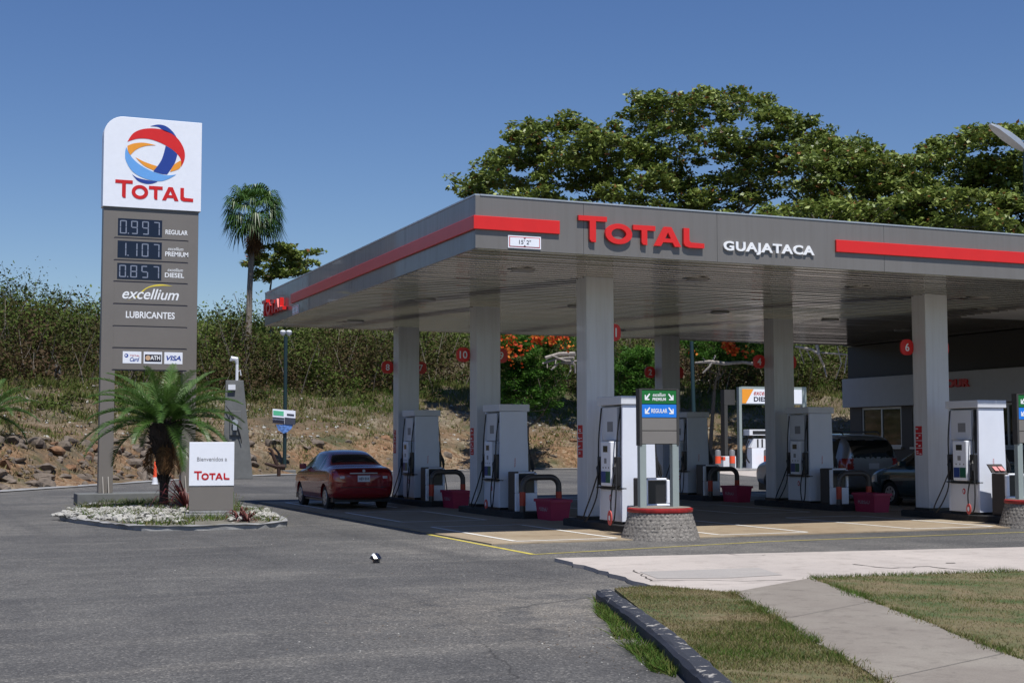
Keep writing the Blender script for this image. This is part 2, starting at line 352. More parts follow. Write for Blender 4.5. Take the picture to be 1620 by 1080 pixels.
# hill
def m_hill():
    n = NB('hillside_soil')
    sx = n.t.nodes.new('ShaderNodeSeparateXYZ'); n.link(n.v, sx.inputs[0])
    a = n.noise(.35, 6, .65, dist=.5); b = n.noise(2.6, 6, .75); d = n.noise(14, 5, .8)
    c = n.ramp(a, [(.35, (.09, .068, .038)), (.5, (.14, .105, .062)), (.62, (.07, .078, .03))])
    soil = n.ramp(b, [(.3, (.07, .04, .022)), (.5, (.24, .135, .065)), (.7, (.38, .30, .21))])
    zz = n.rng(sx.outputs[2], 1.2, 3.4, 1, 0); mm = n.t.nodes.new('ShaderNodeMath'); mm.operation = 'MULTIPLY'; n.link(zz, mm.inputs[0]); n.link(n.rng(n.noise(.5, 4), .38, .58, 0, 1), mm.inputs[1])
    c = n.mix(mm.outputs[0], c, soil)
    pale = n.t.nodes.new('ShaderNodeMath'); pale.operation = 'MULTIPLY'; n.link(n.rng(n.noise(.28, 4, v=n.mapping((1, 1, 2))), .5, .62, 0, .8), pale.inputs[0]); n.link(n.rng(b, .4, .6, 0, 1), pale.inputs[1])
    c = n.mix(pale.outputs[0], c, (.33, .28, .20))
    c = n.mix(.7, c, n.ramp(d, [(.3, (.5, .5, .5)), (.7, (1.4, 1.4, 1.4))]), 'MULTIPLY')
    n.bump(b, 1, .25); return n.done(c, .95)
def hill():
    x = np.arange(-70, 150, 1.0); y = np.arange(-20, 190, 1.0); X, Y = np.meshgrid(x, y); X = X+rng.normal(0, .15, X.shape); Y = Y+rng.normal(0, .15, Y.shape)
    Z = hill_z(X, Y); e = edge_e(X, Y); Z = Z+rng.normal(0, .07, Z.shape)*(e > .5)
    ny, nx = X.shape; idx = np.arange(nx*ny).reshape(ny, nx); keep = (e[:-1, :-1] > -1.6) | (e[1:, 1:] > -1.6)
    q = np.stack([idx[:-1, :-1], idx[:-1, 1:], idx[1:, 1:], idx[1:, :-1]], -1)[keep]
    me = bpy.data.meshes.new('hill'); me.from_pydata(np.stack([X, Y, Z], -1).reshape(-1, 3).tolist(), [], q.tolist()); me.materials.append(m_hill())
    me.polygons.foreach_set('use_smooth', [True]*len(me.polygons)); o = bpy.data.objects.new('hillside', me); COL.objects.link(o); tag(o, kind='structure')
hill()
# strips and pads
def sheet(name, pts, z, m, th=None):
    b = MB()
    if th: b.prism([(p[0], p[1]) for p in pts], z-th, z)
    else: b.add([(p[0], p[1], z) for p in pts], [tuple(range(len(pts)))])
    return tag(b.build(name, m), kind='structure')
PADX0, PADY0 = 8.12, 20.5
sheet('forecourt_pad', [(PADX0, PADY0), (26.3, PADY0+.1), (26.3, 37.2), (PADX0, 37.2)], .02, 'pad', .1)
def jag(a, b, n, amp):
    a = Vector(a[:2]); b = Vector(b[:2]); d = (b-a); p = Vector((-d.y, d.x)).normalized()
    return [tuple(a+d*k/n+p*random.uniform(-amp, amp)) for k in range(n)]
sA, sB, sC, sD = G(877, 888), G(1700, 867), G(1700, 908), G(1283, 922)
sE, sF = G(1160, 946), G(1032, 932)
def ext(a, b, L): d = (b-a).normalized(); return b+d*L
sB = ext(G(877, 888), G(1620, 870), 12); sC = ext(G(1283, 922), G(1620, 911), 12)
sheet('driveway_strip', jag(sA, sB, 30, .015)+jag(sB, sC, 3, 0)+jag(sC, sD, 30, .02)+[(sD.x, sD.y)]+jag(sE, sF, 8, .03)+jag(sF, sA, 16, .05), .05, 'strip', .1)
w1, w2 = G(1283, 922), G(1620, 1058); w3, w4 = G(1160, 946), G(1375, 1080)
w2e = ext(w1, w2, 9); w4e = ext(w3, w4, 9)
off = (w1-w3)*.0
sheet('sidewalk', jag(w1, w2e, 40, .025)+jag(w2e, w4e, 2, 0)+jag(w4e, w3, 40, .025)+[(w3.x, w3.y)], .065, 'walk', .1)
cb = MB()         # cracks and a repaired patch in the driveway concrete, 4 mm proud of it
def crack(pts, w0):
    P = [G(x, y) for x, y in pts]; Q = []
    for a, c in zip(P[:-1], P[1:]):
        nn = max(2, int((c-a).length/.12)); Q += [a.lerp(c, k/nn)+Vector((random.gauss(0, .012), random.gauss(0, .03), 0)) for k in range(nn)]
    for a, c in zip(Q[:-1], Q[1:]):
        d = (c-a).normalized(); p_ = Vector((-d.y, d.x, 0))*w0*random.uniform(.5, 1.6); cb.add([(a.x-p_.x, a.y-p_.y, .054), (c.x-p_.x, c.y-p_.y, .054), (c.x+p_.x, c.y+p_.y, .054), (a.x+p_.x, a.y+p_.y, .054)], [(0, 1, 2, 3)])
crack([(1353, 899), (1385, 903), (1412, 905), (1467, 902), (1500, 906), (1548, 910)], .012); crack([(1000, 908), (1030, 926), (1100, 924), (1180, 926), (1275, 923)], .008); crack([(1500, 897), (1515, 896)], .05); crack([(1130, 879), (1170, 884), (1230, 884)], .006)
tag(cb.build('pavement_cracks', mat('crack_dirt', (.07, .06, .052), .95, var=.5, scale=9)), kind='structure')
pp = [G(1012, 911), G(1090, 908), G(1200, 904.5), G(1238, 916), G(1150, 921), G(1040, 922)]; sheet('repaired_patch', [(p.x, p.y) for p in pp], .0535, m_concrete('patch_concrete', (.31, .29, .275), (.36, .335, .31), (.24, .22, .2), 1.2, .5))
jb = MB()          # expansion joints of the sidewalk, 4 mm proud of it
for t in (.16, .38, .6, .82):
    a = w1.lerp(w2e, t); b = w3.lerp(w4e, t); d = (w2e-w1).normalized()*.0035
    jb.add([(a.x-d.x, a.y-d.y, .069), (a.x+d.x, a.y+d.y, .069), (b.x+d.x, b.y+d.y, .069), (b.x-d.x, b.y-d.y, .069)], [(0, 1, 2, 3)])
tag(jb.build('sidewalk_joints', 'greydark'), kind='structure')
def m_lawnsoil():
    n = NB('lawn_soil'); c = n.ramp(n.noise(1.1, 5, .7, dist=.4), [(.35, (.17, .13, .07)), (.5, (.115, .105, .045)), (.65, (.05, .085, .02))]); return n.done(n.mix(.6, c, n.ramp(n.noise(30), [(.3, (.5, .5, .5)), (.7, (1.4, 1.4, 1.4))]), 'MULTIPLY'), .95)
LS = m_lawnsoil()
k0, k1 = G(968, 939, .1), G(1150, 1080, .1); k1e = ext(k0, k1, 8)
lawnA = [G(972, 939), G(1040, 935), G(1100, 940), w3.lerp(w4e, .0)]+[w3.lerp(w4e, t) for t in (.3, .6, 1)]+[Vector((k1e.x, k1e.y, 0))]
sheet('lawn_soil', [(p.x, p.y) for p in lawnA], .06, LS, .1)
lawnB = [Vector((w1.x, w1.y, 0)), sC, Vector((sC.x+6, sC.y-10, 0)), Vector((w2e.x+10, w2e.y-2, 0)), w2e]
sheet('lawn_soil', [(p.x, p.y) for p in lawnB], .06, LS, .1)
# kerb with peeling paint
def m_kerb():
    n = NB('peeling_black_kerb'); a = n.noise(9, 8, .75, dist=.3); sx = n.t.nodes.new('ShaderNodeSeparateXYZ'); n.link(n.v, sx.inputs[0])
    top = n.mix(n.rng(a, .57, .6, 0, 1), (.03, .033, .042), (.36, .34, .31)); side = n.mix(n.rng(a, .62, .66, 0, 1), (.03, .034, .05), (.3, .29, .27))
    c = n.mix(n.rng(sx.outputs[2], .118, .125, 0, 1), side, top); n.bump(a, .6, .01); return n.done(c, .7)
def kerb_line(name, pts, w_, h, m, wobble=.012):
    b = MB(); vs = []; pts = [Vector((p[0], p[1])) for p in pts]; P = []
    for a, c in zip(pts[:-1], pts[1:]):
        nn = max(1, int((c-a).length/.18)); P += [a.lerp(c, k/nn) for k in range(nn)]
    P.append(pts[-1])
    prof = [(0, -.05), (-.0, h*.7), (.02, h*.95), (.045, h), (w_-.03, h), (w_, h-.02), (w_, -.05)]
    for i, p in enumerate(P):
        t = (P[min(i+1, len(P)-1)]-P[max(i-1, 0)]).normalized(); nrm = Vector((-t.y, t.x))
        for u, z in prof:
            j = wobble*(random.random()-.5); vs.append((p.x+nrm.x*(u+j), p.y+nrm.y*(u+j), z+(random.random()-.5)*wobble*(z > 0)))
    n = len(prof); fs = [(i*n+k, i*n+k+1, (i+1)*n+k+1, (i+1)*n+k) for i in range(len(P)-1) for k in range(n-1)]
    fs += [tuple(range(n)), tuple(range((len(P)-1)*n, len(P)*n))[::-1]]
    b.add(vs, fs); return b.build(name, m)
kk = [(G(x, y).x, G(x, y).y) for x, y in ((943, 952), (968, 972), (1000, 997), (1040, 1030), (1082, 1073))]
ke = ext(Vector((*kk[-2], 0)), Vector((*kk[-1], 0)), 8)
kerb = kerb_line('kerb', kk+[(ke.x, ke.y)], .17, .13, m_kerb()); tag(kerb, kind='structure')
# painted lines
def strip_line(mb, a, b, wd, z):
    a = Vector(a[:2]); b = Vector(b[:2]); d = (b-a).normalized(); p = Vector((-d.y, d.x))*wd/2
    mb.add([(a.x-p.x, a.y-p.y, z), (b.x-p.x, b.y-p.y, z), (b.x+p.x, b.y+p.y, z), (a.x+p.x, a.y+p.y, z)], [(0, 1, 2, 3)])
lb = MB(); strip_line(lb, (7.98, 18.53), (8.03, 23.3), .09, .004); strip_line(lb, (7.98, 18.53), (12.4, 19.38), .055, .0045); strip_line(lb, (12.4, 19.38), (30, 19.9), .055, .0045)
tag(lb.build('yellow_lines', 'yline'), kind='structure')
lb = MB()
for (xa, xb) in ((8.66, 10.45), (12.4, 14.15), (16.4, 18.2), (20.4, 22.2)):
    for i in range(3):
        y0 = 20.82+i*5.85; y1 = y0+4.1 if i < 2 else y0+4.0
        for p, q in (((xa, y0), (xb, y0)), ((xb, y0+.04), (xb, y1-.04)), ((xb, y1), (xa, y1)), ((xa, y1-.04), (xa, y0+.04))): strip_line(lb, p, q, .085, .0245)
tag(lb.build('white_bay_lines', 'wline'), kind='structure')
# pale pad by the diesel pump
sheet('diesel_pad', [(33.5, 52), (43, 52), (46.5, 69), (38.5, 69)], .012, 'strip', .05)

# ================================================================== CANOPY
X0, Y0, HF, CL, X1 = 8.03, 20.97, .85, 15.38, 26.3
def zc(x, y): return 4.70-.0058*(y-Y0)-.004*(x-X0)
can = thing('station_canopy', 'long flat grey filling station canopy with a red stripe and red lettering on its front', 'canopy', (0, 0, 0))
def fpanel(xa, ya, xb, yb, th, za=0, zb=HF, out=None):
    """upright panel between two plan points on the outer line, thickness inward"""
    d = Vector((xb-xa, yb-ya)).normalized(); n = Vector((-d.y, d.x))*th
    return [(xa, ya, zc(xa, ya)+za), (xb, yb, zc(xb, yb)+za), (xb+n.x, yb+n.y, zc(xb, yb)+za), (xa+n.x, ya+n.y, zc(xa, ya)+za),
            (xa, ya, zc(xa, ya)+zb), (xb, yb, zc(xb, yb)+zb), (xb+n.x, yb+n.y, zc(xb, yb)+zb), (xa+n.x, ya+n.y, zc(xa, ya)+zb)]
b = MB(); g = .003; xs = [X0, 9.95, 12.5, 16.0, 19.5, 23.0, X1]
for a, c in zip(xs[:-1], xs[1:]): b.hexa(fpanel(a+(g if a > X0 else 0), Y0, c-g, Y0, .06))
b.build('front_fascia', 'fascia', can)
b = MB(); ys = [Y0+CL, Y0+CL-4.0, Y0+CL-8.2, Y0+CL-11.8, Y0+.061]
for a, c in zip(ys[:-1], ys[1:]): b.hexa(fpanel(X0, a-g, X0, c+g, .06))
b.build('side_fascia', 'fascia', can)
b = MB(); b.hexa(fpanel(X1, Y0+CL, X0+.06, Y0+CL, .06)); b.build('rear_fascia', 'fascia', can)
b = MB()      # thin bright capping on the edge
b.hexa(fpanel(X0-.012, Y0+CL, X0-.012, Y0, .09, HF, HF+.025)); b.hexa(fpanel(X0+.08, Y0-.012, X1, Y0-.012, .09, HF, HF+.025)); b.build('edge_capping', 'alu', can)
b = MB(); b.add([(x, y, zc(x, y)+z) for z in (.3, .5) for x, y in ((X0+.07, Y0+.07), (X1, Y0+.07), (X1, Y0+CL-.07), (X0+.07, Y0+CL-.07))], [(0, 3, 2, 1), (4, 5, 6, 7), (0, 1, 5, 4), (1, 2, 6, 5), (2, 3, 7, 6), (3, 0, 4, 7)])
b.build('roof_deck', 'greydark', can)
ceilm = mat('ceiling_slat', (.43, .405, .38), .12, .85, var=.06, scale=.35, bump=0)
b = MB(); y = Y0+.07; sw = .28
while y < Y0+CL-.08:
    vs = []; ye = min(y+sw-.022, Y0+CL-.07)
    ky = [(y, .05), (y+.004, -.006), (y+.018, -.006), (y+.022, .006), (y+(ye-y)*.35, .006+random.uniform(-.002, .002)), (y+(ye-y)*.7, .004+random.uniform(-.002, .002)), (ye-.008, .022), (ye, .05)]
    for x in (X0+.07, 12, 16, 20, 24, X1-.003):
        for yy, dz in ky: vs.append((x, yy, zc(x, yy)+dz))
    n = 8; b.add(vs, [(i*n+k, i*n+k+1, (i+1)*n+k+1, (i+1)*n+k) for i in range(5) for k in range(7)], False); y += sw
b.build('ceiling', ceilm, can)
b = MB(); b.add([(x, y, zc(x, y)+.09) for x, y in ((X0+.07, Y0+.07), (X0+.07, Y0+CL-.07), (X1, Y0+CL-.07), (X1, Y0+.07))], [(0, 1, 2, 3)]); b.build('ceiling_backing', 'greydark', can)
# red stripes
SO = .045
def stripe(nm, xa, ya, xb, yb, za, zb):
    p = fpanel(xa, ya, xb, yb, SO-.002, za, zb); bb = MB(); bb.hexa(p); return bb.build(nm, 'red', can, bevel=.006)
stripe('red_stripe', X0-SO, Y0-SO, 9.50, Y0-SO, .30, .52); stripe('red_stripe', 14.93, Y0-SO, X1, Y0-SO, .30, .52); stripe('red_stripe', X0-SO, Y0+CL-3.0, X0-SO, Y0-.003, .30, .52)
b = MB(); put_word(b, (9.83, Y0-.035, zc(9.9, Y0)+.20), 2.38, .05, h=.435); b.build('logo_lettering', 'red', can)
b2 = MB()
gm = Matrix.Translation((12.61, Y0-.022, zc(12.6, Y0)+.155)) @ FACE_Y @ Matrix.Diagonal((1, 1, .03, 1)) @ fit(text('GUAJATACA', .5, .03, 0, 1.12), 1.86, .215)
b2.mesh(text('GUAJATACA', .5, .03, 0, 1.12), gm); b2.build('name_lettering', 'wtext', can)
b = MB(); put_word(b, (X0-.07, Y0+CL-.15, zc(X0, Y0+CL)+.22), 2.35, .1, FACE_X, h=.42); b.build('logo_lettering', 'red', can)
def clearance(pos, face, nm):
    bb = MB(); P = Matrix.Translation(pos) @ face
    def q(x0, x1, y0, y1, z0, z1, k): bb.use(k); t = MB(); t.box(x0, x1, y0, y1, z0, z1); bb.add([P @ Vector(v) for v in t.v], t.f)
    q(0, .58, 0, .205, 0, .015, 0); q(.02, .56, .02, .185, .015, .018, 1); q(.032, .548, .032, .173, .018, .021, 0)
    bb.use(2); t = text('15\' 2"', .0, .01); bb.mesh(t, P @ Matrix.Translation((.19, .068, .023)) @ fit(t, .21, .07))
    for s_, y_ in ((1, .033), (-1, .172)): bb.add([P @ Vector(v) for v in ((.27, y_, .023), (.31, y_, .023), (.29, y_+s_*.025, .023))], [(0, 1, 2) if s_ > 0 else (0, 2, 1)])
    return bb.build(nm, ['wbright', 'redtext', 'blacktext'], can)
clearance((8.59, Y0-.002, zc(8.6, Y0)+.03), FACE_Y, 'clearance_sign'); clearance((X0-.002, Y0+CL-3.1, zc(X0, Y0+CL)+.03), FACE_X, 'clearance_sign')
# round ceiling lights
for x, y in ((9.8, 23.2), (9.8, 28.6), (9.8, 34.0), (13.4, 23.2), (13.4, 28.6), (13.4, 34.0), (17.1, 23.2), (17.1, 28.6), (17.1, 34.0), (20.6, 23.8), (22.4, 25.6), (20.6, 29.2), (24.2, 31)):
    b = MB(); z = zc(x, y); b.lathe([(.2, z+.02), (.23, z), (.21, z-.03), (.1, z-.038)], 20, (x, y)); b.build('ceiling_light', mat('lamp_cover', (.26, .25, .24), .35), can)
cpt = G(1520, 500, 4.62); b = MB(); b.box(cpt.x, X1-.05, Y0+.2, cpt.y, zc(22, 26)-.03, zc(22, 26)+.01); b.build('white_soffit_panel', 'clear', can)
# columns, each with two pump number signs and a strip of red stickers
def rounded(cx, cz, w_, h_, r, n=4):
    P = []
    for (sx, sz, a0) in ((1, 1, 0), (-1, 1, 90), (-1, -1, 180), (1, -1, 270)):
        for k in range(n+1):
            a = math.radians(a0+90*k/n); P.append((cx+sx*(w_/2-r)+r*math.cos(a), cz+sz*(h_/2-r)+r*math.sin(a)))
    return P
CX0, CY0, SY, DX, CW, CD = 11.32, 23.76, 5.722, 7.816, .576, .442
NUM = {(0, 0): (12, 11), (0, 1): (10, 9), (0, 2): (8, 7), (1, 0): (6, 5), (1, 1): (4, 3), (1, 2): (2, 1)}
for (j, i), (nl, nr) in NUM.items():
    x, y = CX0+DX*j, CY0+SY*i; zt = zc(x, y)+.05
    b = MB(); b.box(x, x+CW, y, y+CD, .21, zt); col = b.build('column', 'column', can, bevel=.012)
    b = MB(); b.box(x-.012, x+CW+.012, y-.012, y+CD+.012, .15, .21); b.build('column_plinth', 'dark', col)
    zs_ = 3.68 if (j, i) == (0, 0) else 3.56
    for n_, cx in ((nl, x-.175), (nr, x+CW+.175)):
        if n_ == 12: continue
        b = MB(); b.prismY(rounded(cx, zs_, .32, .33, .12), y+CD-.06, y+CD-.02)
        b.use(1); t = text(str(n_), .0, .015); mm = fit(t, None, .17); xs_ = [(mm @ v.co).x for v in t.vertices]
        b.mesh(t, Matrix.Translation((cx-max(xs_)/2, y+CD-.064, zs_-.085)) @ FACE_Y @ mm); b.build('pump_number_sign', ['red', 'wtext'], col)
    if i == 0 or j == 0:
        b = MB()
        for k in range(4):
            z0 = 1.30+.155*k; b.use(0); b.box(x-.003, x-.001, y+CD*.42, y+CD-.05, z0, z0+.14)
            b.use(1)
            for _ in range(3):
                yy = y+CD*.48+random.random()*.12; zz = z0+.02+random.random()*.08; b.box(x-.005, x-.0031, yy, yy+.06, zz, zz+.015)
        b.build('sticker_strip', ['redtext', 'wtext'], col)

# ================================================================== SHOP BUILDING
bx = X1+.02
bld = thing('shop_building', 'grey and white station shop wall standing under the right end of the canopy', 'building', (bx, 28, 0))
b = MB(); b.box(0, 11, -6.9, 8.35, 0, 1.42); b.box(0, 11, -6.9, 8.35, 2.60, 4.5)
wy = [(5.85, 7.75), (3.1, 5.35), (.2, 2.7), (-3.2, -.6)]      # window openings, local Y
edges = [8.35]+[v for a, c in wy for v in (c, a)]+[-6.9]
for k in range(0, len(edges), 2): b.box(0, 11 if k == 0 else .25, edges[k+1], edges[k], 1.42, 2.60)
b.box(10.7, 11, -6.9, 8.35, 1.42, 2.6)
b.build('wall', 'brownbox', bld)
b = MB(); b.box(-.22, -.001, -6.9, 8.42, 2.62, 3.50); b.build('white_band', mat('band_white', (.5, .51, .54), .45, var=.05), bld, bevel=.01)
b = MB(); b.box(-.04, -.001, -6.9, 8.35, 3.505, 4.49); b.build('upper_panel', mat('charcoal_panel', (.028, .028, .027), .5, var=.05), bld)
b = MB(); b.box(-.12, 11.1, -7, 8.45, 4.52, 4.60); b.build('roof', 'greydark', bld)
b = MB()
zt_ = onX(1535, 598, bx-.22); zb_ = onX(1535, 615, bx-.22); ysr = zt_.y-28
me = text('BONJOUR', .5, .05, 0, 1.0); lenY = (onX(1458, 610, bx-.25).y-28)-ysr
gm = Matrix.Translation((-.25, ysr+lenY, zb_.z)) @ FACE_X @ Matrix.Diagonal((1, 1, .05, 1)) @ fit(me, lenY, (zt_.z-zb_.z)); b.mesh(me, gm); b.build('shop_lettering', 'red', bld)
for a, c in wy:
    b = MB(); t = .06; b.box(.02, .1, a, c, 1.42, 1.42+t); b.box(.02, .1, a, c, 2.6-t, 2.6); b.box(.02, .1, a, a+t, 1.42+t, 2.6-t); b.box(.02, .1, c-t, c, 1.42+t, 2.6-t); b.box(.021, .099, (a+c)/2-t/2, (a+c)/2+t/2, 1.42+t, 2.6-t)
    b.box(-.08, .02, a-.05, c+.05, 1.36, 1.415)
    wf = b.build('window', 'alu', bld); b = MB(); b.box(.05, .06, a+t, c-t, 1.42+t, 2.6-t); b.build('pane', 'glass', wf)
b = MB(); b.box(-.03, -.002, -3, -.2, .05, 1.3); b.build('poster_board', 'greydark', bld)

# ================================================================== PUMP ISLANDS
isl_lab = {(0, 0): 'black painted pump island kerb behind the stone planter in mid frame', (0, 1): 'low black island kerb under the middle column of the left row', (0, 2): 'low black island kerb directly right of the red sedan',
           (1, 0): 'sunlit black island kerb cut by the right edge, under the nearest right column', (1, 1): 'dark island kerb in shade left of the silver SUV', (1, 2): 'farthest island kerb in deep shade, seen right of the mid lane sign'}
for (j, i) in NUM:
    x, y = CX0+DX*j-.18, CY0+SY*i; b = MB(); ya = (20.95 if i == 0 else y-2.75)
    b.prism([(x+.15, ya), (x+.85, ya), (x+.98, ya+.2), (x+.98, y+.7), (x+.85, y+.85), (x+.15, y+.85), (x, y+.7), (x, ya+.2)], 0, .15)
    o = b.build('pump_island', 'island', None, bevel=.02); tag(o, isl_lab[(j, i)], 'kerb', 'pump islands under the canopy')

def tubeobj(nm, pts, r, m, par, seg=7, sm=5):
    P = smooth_pts([[tuple(p) for p in pts]], sm); b = MB(); b.tube(P, r, seg); return b.build(nm, m, par)
W_, D_ = .69, .9
def make_pump():
    r = thing('fuel_dispenser', '', 'fuel pump')
    pl = mat('pump_side_blue_white', (.72, .76, .86), .35, var=.04, scale=2.5)
    b = MB(); b.box(.1, W_-.1, .05, D_-.05, .05, 2.07)
    b.box(.0, W_, .056, D_-.056, .05, .6); b.build('cabinet', 'white', r, bevel=.006)
    for ya in (0, D_-.055):
        b = MB(); b.hexa([(.0, ya, .05), (W_, ya, .05), (W_, ya+.055, .05), (.0, ya+.055, .05), (.02, ya, 2.09), (W_-.05, ya, 2.09), (W_-.05, ya+.055, 2.09), (.02, ya+.055, 2.09)]); b.build('end_panel', pl, r, bevel=.006)
    b = MB(); b.box(-.02, W_+.0, -.03, D_+.03, 2.095, 2.245); b.build('top_cap', 'white', r, bevel=.01)
    b = MB(); b.box(.02, W_-.02, .02, D_-.02, 0, .05); b.build('base_plinth', 'dark', r)
    for sx in (0, 1):
        X = (lambda v: v) if sx == 0 else (lambda v: W_-v)
        bxs = lambda b, x0, x1, *a: b.box(min(X(x0), X(x1)), max(X(x0), X(x1)), *a)
        b = MB(); bxs(b, .03, .099, .24, D_-.06, 1.47, 2.05); b.build('upper_panel', 'white', r, bevel=.006)
        b = MB(); bxs(b, .09, .099, .06, .23, 1.2, 2.06); bxs(b, .05, .09, .10, .125, 1.85, 2.06); bxs(b, .05, .09, .15, .175, 1.85, 2.06); b.build('hose_channel', 'dark', r)
        b = MB(); bxs(b, -.09, .095, .25, .66, .66, 1.45); cons = b.build('console', 'wbright', r, bevel=.02)
        sc_ = mat('pump_screen', (.03, .035, .03), .2)
        b = MB(); bxs(b, -.095, -.091, .38, .55, 1.26, 1.37); b.build('screen', sc_, cons)
        b = MB(); bxs(b, -.094, -.091, .42, .51, 1.06, 1.15); b.build('card_reader', 'gtext', cons)
        b = MB(); bxs(b, -.095, -.091, .46, .63, .72, .92); b.build('fuel_decal', mat('decal_blue', (.02, .05, .22), .4), cons)
        b = MB(); bxs(b, -.095, -.091, .28, .45, .72, .92); b.build('fuel_decal', mat('decal_green', (.01, .1, .06), .4), cons)
        for k in range(3): b = MB(); bxs(b, -.094, -.0915, .32+.11*k, .35+.11*k, .97, 1.0); b.build('button', 'gtext', cons)
        b = MB(); bxs(b, .026, .03, .40, .62, 1.62, 1.80); b.build('notice_sticker', 'gtext', r)
        for yb in (.12, .78):
            b = MB(); bxs(b, -.06, .09, yb-.06, yb+.085, .67, 1.18); b.build('nozzle_boot', 'dark', r, bevel=.015)
            b = MB(); b.tube([(X(-.05), yb-.02, 1.12), (X(-.1), yb-.05, 1.0), (X(-.12), yb-.07, .86)], [.022, .03, .022], 8); b.tube([(X(-.03), yb+.01, 1.1), (X(-.10), yb+.02, .98), (X(-.10), yb-.02, .84)], .013, 6); b.build('nozzle', 'black', r)
        b = MB(); bxs(b, -.06, .09, .0, D_, .615, .64); b.build('drip_tray', 'dark', r)
        b = MB()
        t = ring(0, 0, .045, .06, 16); yc = .45
        if sx == 0:
            b.add([(-.003, yc+p[0], .45+p[1]) for p in t]+[(-.003, yc+p[0]*.5+.01, .45+p[1]*.6) for p in t], [(k, (k+1) % 16, 16+(k+1) % 16, 16+k) for k in range(16)]); b.build('emblem', 'redtext', r)
        tubeobj('hose', [(X(.05), .12, 2.05), (X(-.02), .12, 1.6), (X(-.05), .10, 1.15), (X(-.13), -.02, .5), (X(-.17), -.03, .12), (X(-.14), .12, .06), (X(-.12), .2, .4), (X(-.12), .06, .86)], .0135, 'black', r)
        tubeobj('hose', [(X(.02), D_-.06, 2.05), (X(-.03), D_-.05, 1.5), (X(-.07), D_-.1, .9), (X(-.1), D_-.08, .45), (X(-.2), D_+.12, .04), (X(-.22), D_+.2, .1), (X(-.16), D_, .5), (X(-.12), .72, .86)], .0135, 'black', r)
    b = MB(); t = text('TOTAL', 0, .01); mm = Matrix.Translation((.34, -.004, 1.1)) @ FACE_Y @ Matrix.Rotation(-math.pi/2, 4, 'Z') @ fit(t, .2, .03); b.mesh(t, mm); b.build('side_lettering', 'redtext', r)
    return r
PX_, PY_ = 11.2, 22.1
pump_lab = {(0, 0): 'sunlit white fuel pump directly left of the mid frame lane sign', (0, 1): 'shaded white fuel pump of the left row with a red tag hanging low', (0, 2): 'shaded white fuel pump immediately right of the red sedan',
            (1, 0): 'sunlit white fuel pump near the right edge with a pink leaflet tray beside it', (1, 1): 'shaded white fuel pump directly left of the silver SUV', (1, 2): 'farthest fuel pump in deep shade, partly behind the mid lane sign'}
proto = make_pump(); pumps = {}
for n_, ((j, i), lb_) in enumerate(pump_lab.items()):
    o = proto if n_ == 0 else copy_tree(proto)
    o.location = (PX_+DX*j+.04*i, PY_+SY*i+.1*i, .15); tag(o, lb_, 'fuel pump', 'fuel pumps under the canopy')
    pumps[(j, i)] = o
for (j, i) in ((0, 0), (0, 1), (1, 0)):
        o = pumps[(j, i)]
        b = MB(); s_ = .8 if (j, i) == (1, 0) else 1
        cy = .1 if i == 0 else .3
        P = ring(0, 0, .08*s_, .13*s_ if i == 0 else .1, 18); b.add([(-.19-.01, cy+p[0], .12+p[1]) for p in P]+[(-.19+.01, cy+p[0], .12+p[1]) for p in P], [tuple(range(18)), tuple(range(18, 36))[::-1]]+[(k, (k+1) % 18, 18+(k+1) % 18, 18+k) for k in range(18)])
        b.use(1); Q = ring(0, 0, .03, .045, 12); b.add([(-.203, cy+p[0], .12+p[1]) for p in Q], [tuple(range(12))]); b.build('warning_tag', [mat('tag_red', (.6, .1, .09), .5), 'wtext'], o)
# service boxes
def make_box():
    r = thing('service_box', '', 'service box'); w_, d_, h_ = .50, .42, .82
    b = MB(); b.box(0, w_, .06, d_, .02, h_); b.build('housing', 'brownbox', r, bevel=.02)
    b = MB(); o_ = rounded(w_/2, h_/2+.005, w_, h_, .09, 5); x0, x1, z0, z1 = .08, w_-.06, .38, h_-.05
    b.box(0, w_, 0, .058, .0, .38); b.box(0, .08, 0, .058, .381, h_-.03); b.box(w_-.06, w_, 0, .058, .381, h_-.03); b.box(.081, w_-.061, 0, .058, h_-.04, h_); b.build('white_front', 'wbright', r, bevel=.015)
    b = MB(); b.box(.081, w_-.061, .04, .057, .381, h_-.041); b.build('opening', 'dark', r)
    b = MB(); b.box(.02, .42, .1, .38, 0, .02); b.build('foot', 'dark', r)
    return r
box_lab = {(0, 0): 'brown service box with a white front, half hidden behind the green and blue lane sign', (0, 1): 'brown service box behind the hoop guard nearest the mid frame planter', (0, 2): 'brown service box nearest the red sedan',
           (1, 0): 'sunlit brown service box under the tray of pink leaflets', (1, 1): 'brown service box in front of the silver SUV', (1, 2): 'darkest service box in deep shade right of the mid lane sign'}
proto = make_box()
for n_, ((j, i), lb_) in enumerate(box_lab.items()):
    o = proto if n_ == 0 else copy_tree(proto); o.location = (11.3+DX*j, 21.46+SY*i, .15); tag(o, lb_, 'service box', 'service boxes on the pump islands')
lh = thing('leaflet_holder', 'tilted tray of pink leaflets on the service box by pump 6', 'leaflet tray', (11.22+DX, 21.75, .975))
b = MB(); b.hexa([(0, 0, 0), (.33, -.04, 0), (.33, -.01, .0), (0, .03, 0), (-.05, .08, .17), (.27, .05, .17), (.27, .08, .17), (-.05, .11, .17)]); b.build('tray', 'brownbox', lh)
b = MB(); b.add([(.06, -.02, .045), (.15, -.03, .045), (.12, .035, .125), (.03, .045, .125)], [(0, 1, 2, 3)]); b.add([(.18, -.034, .045), (.28, -.044, .045), (.25, .02, .125), (.15, .03, .125)], [(0, 1, 2, 3)]); b.build('leaflet', mat('pink_paper', (.7, .25, .25), .6), lh)
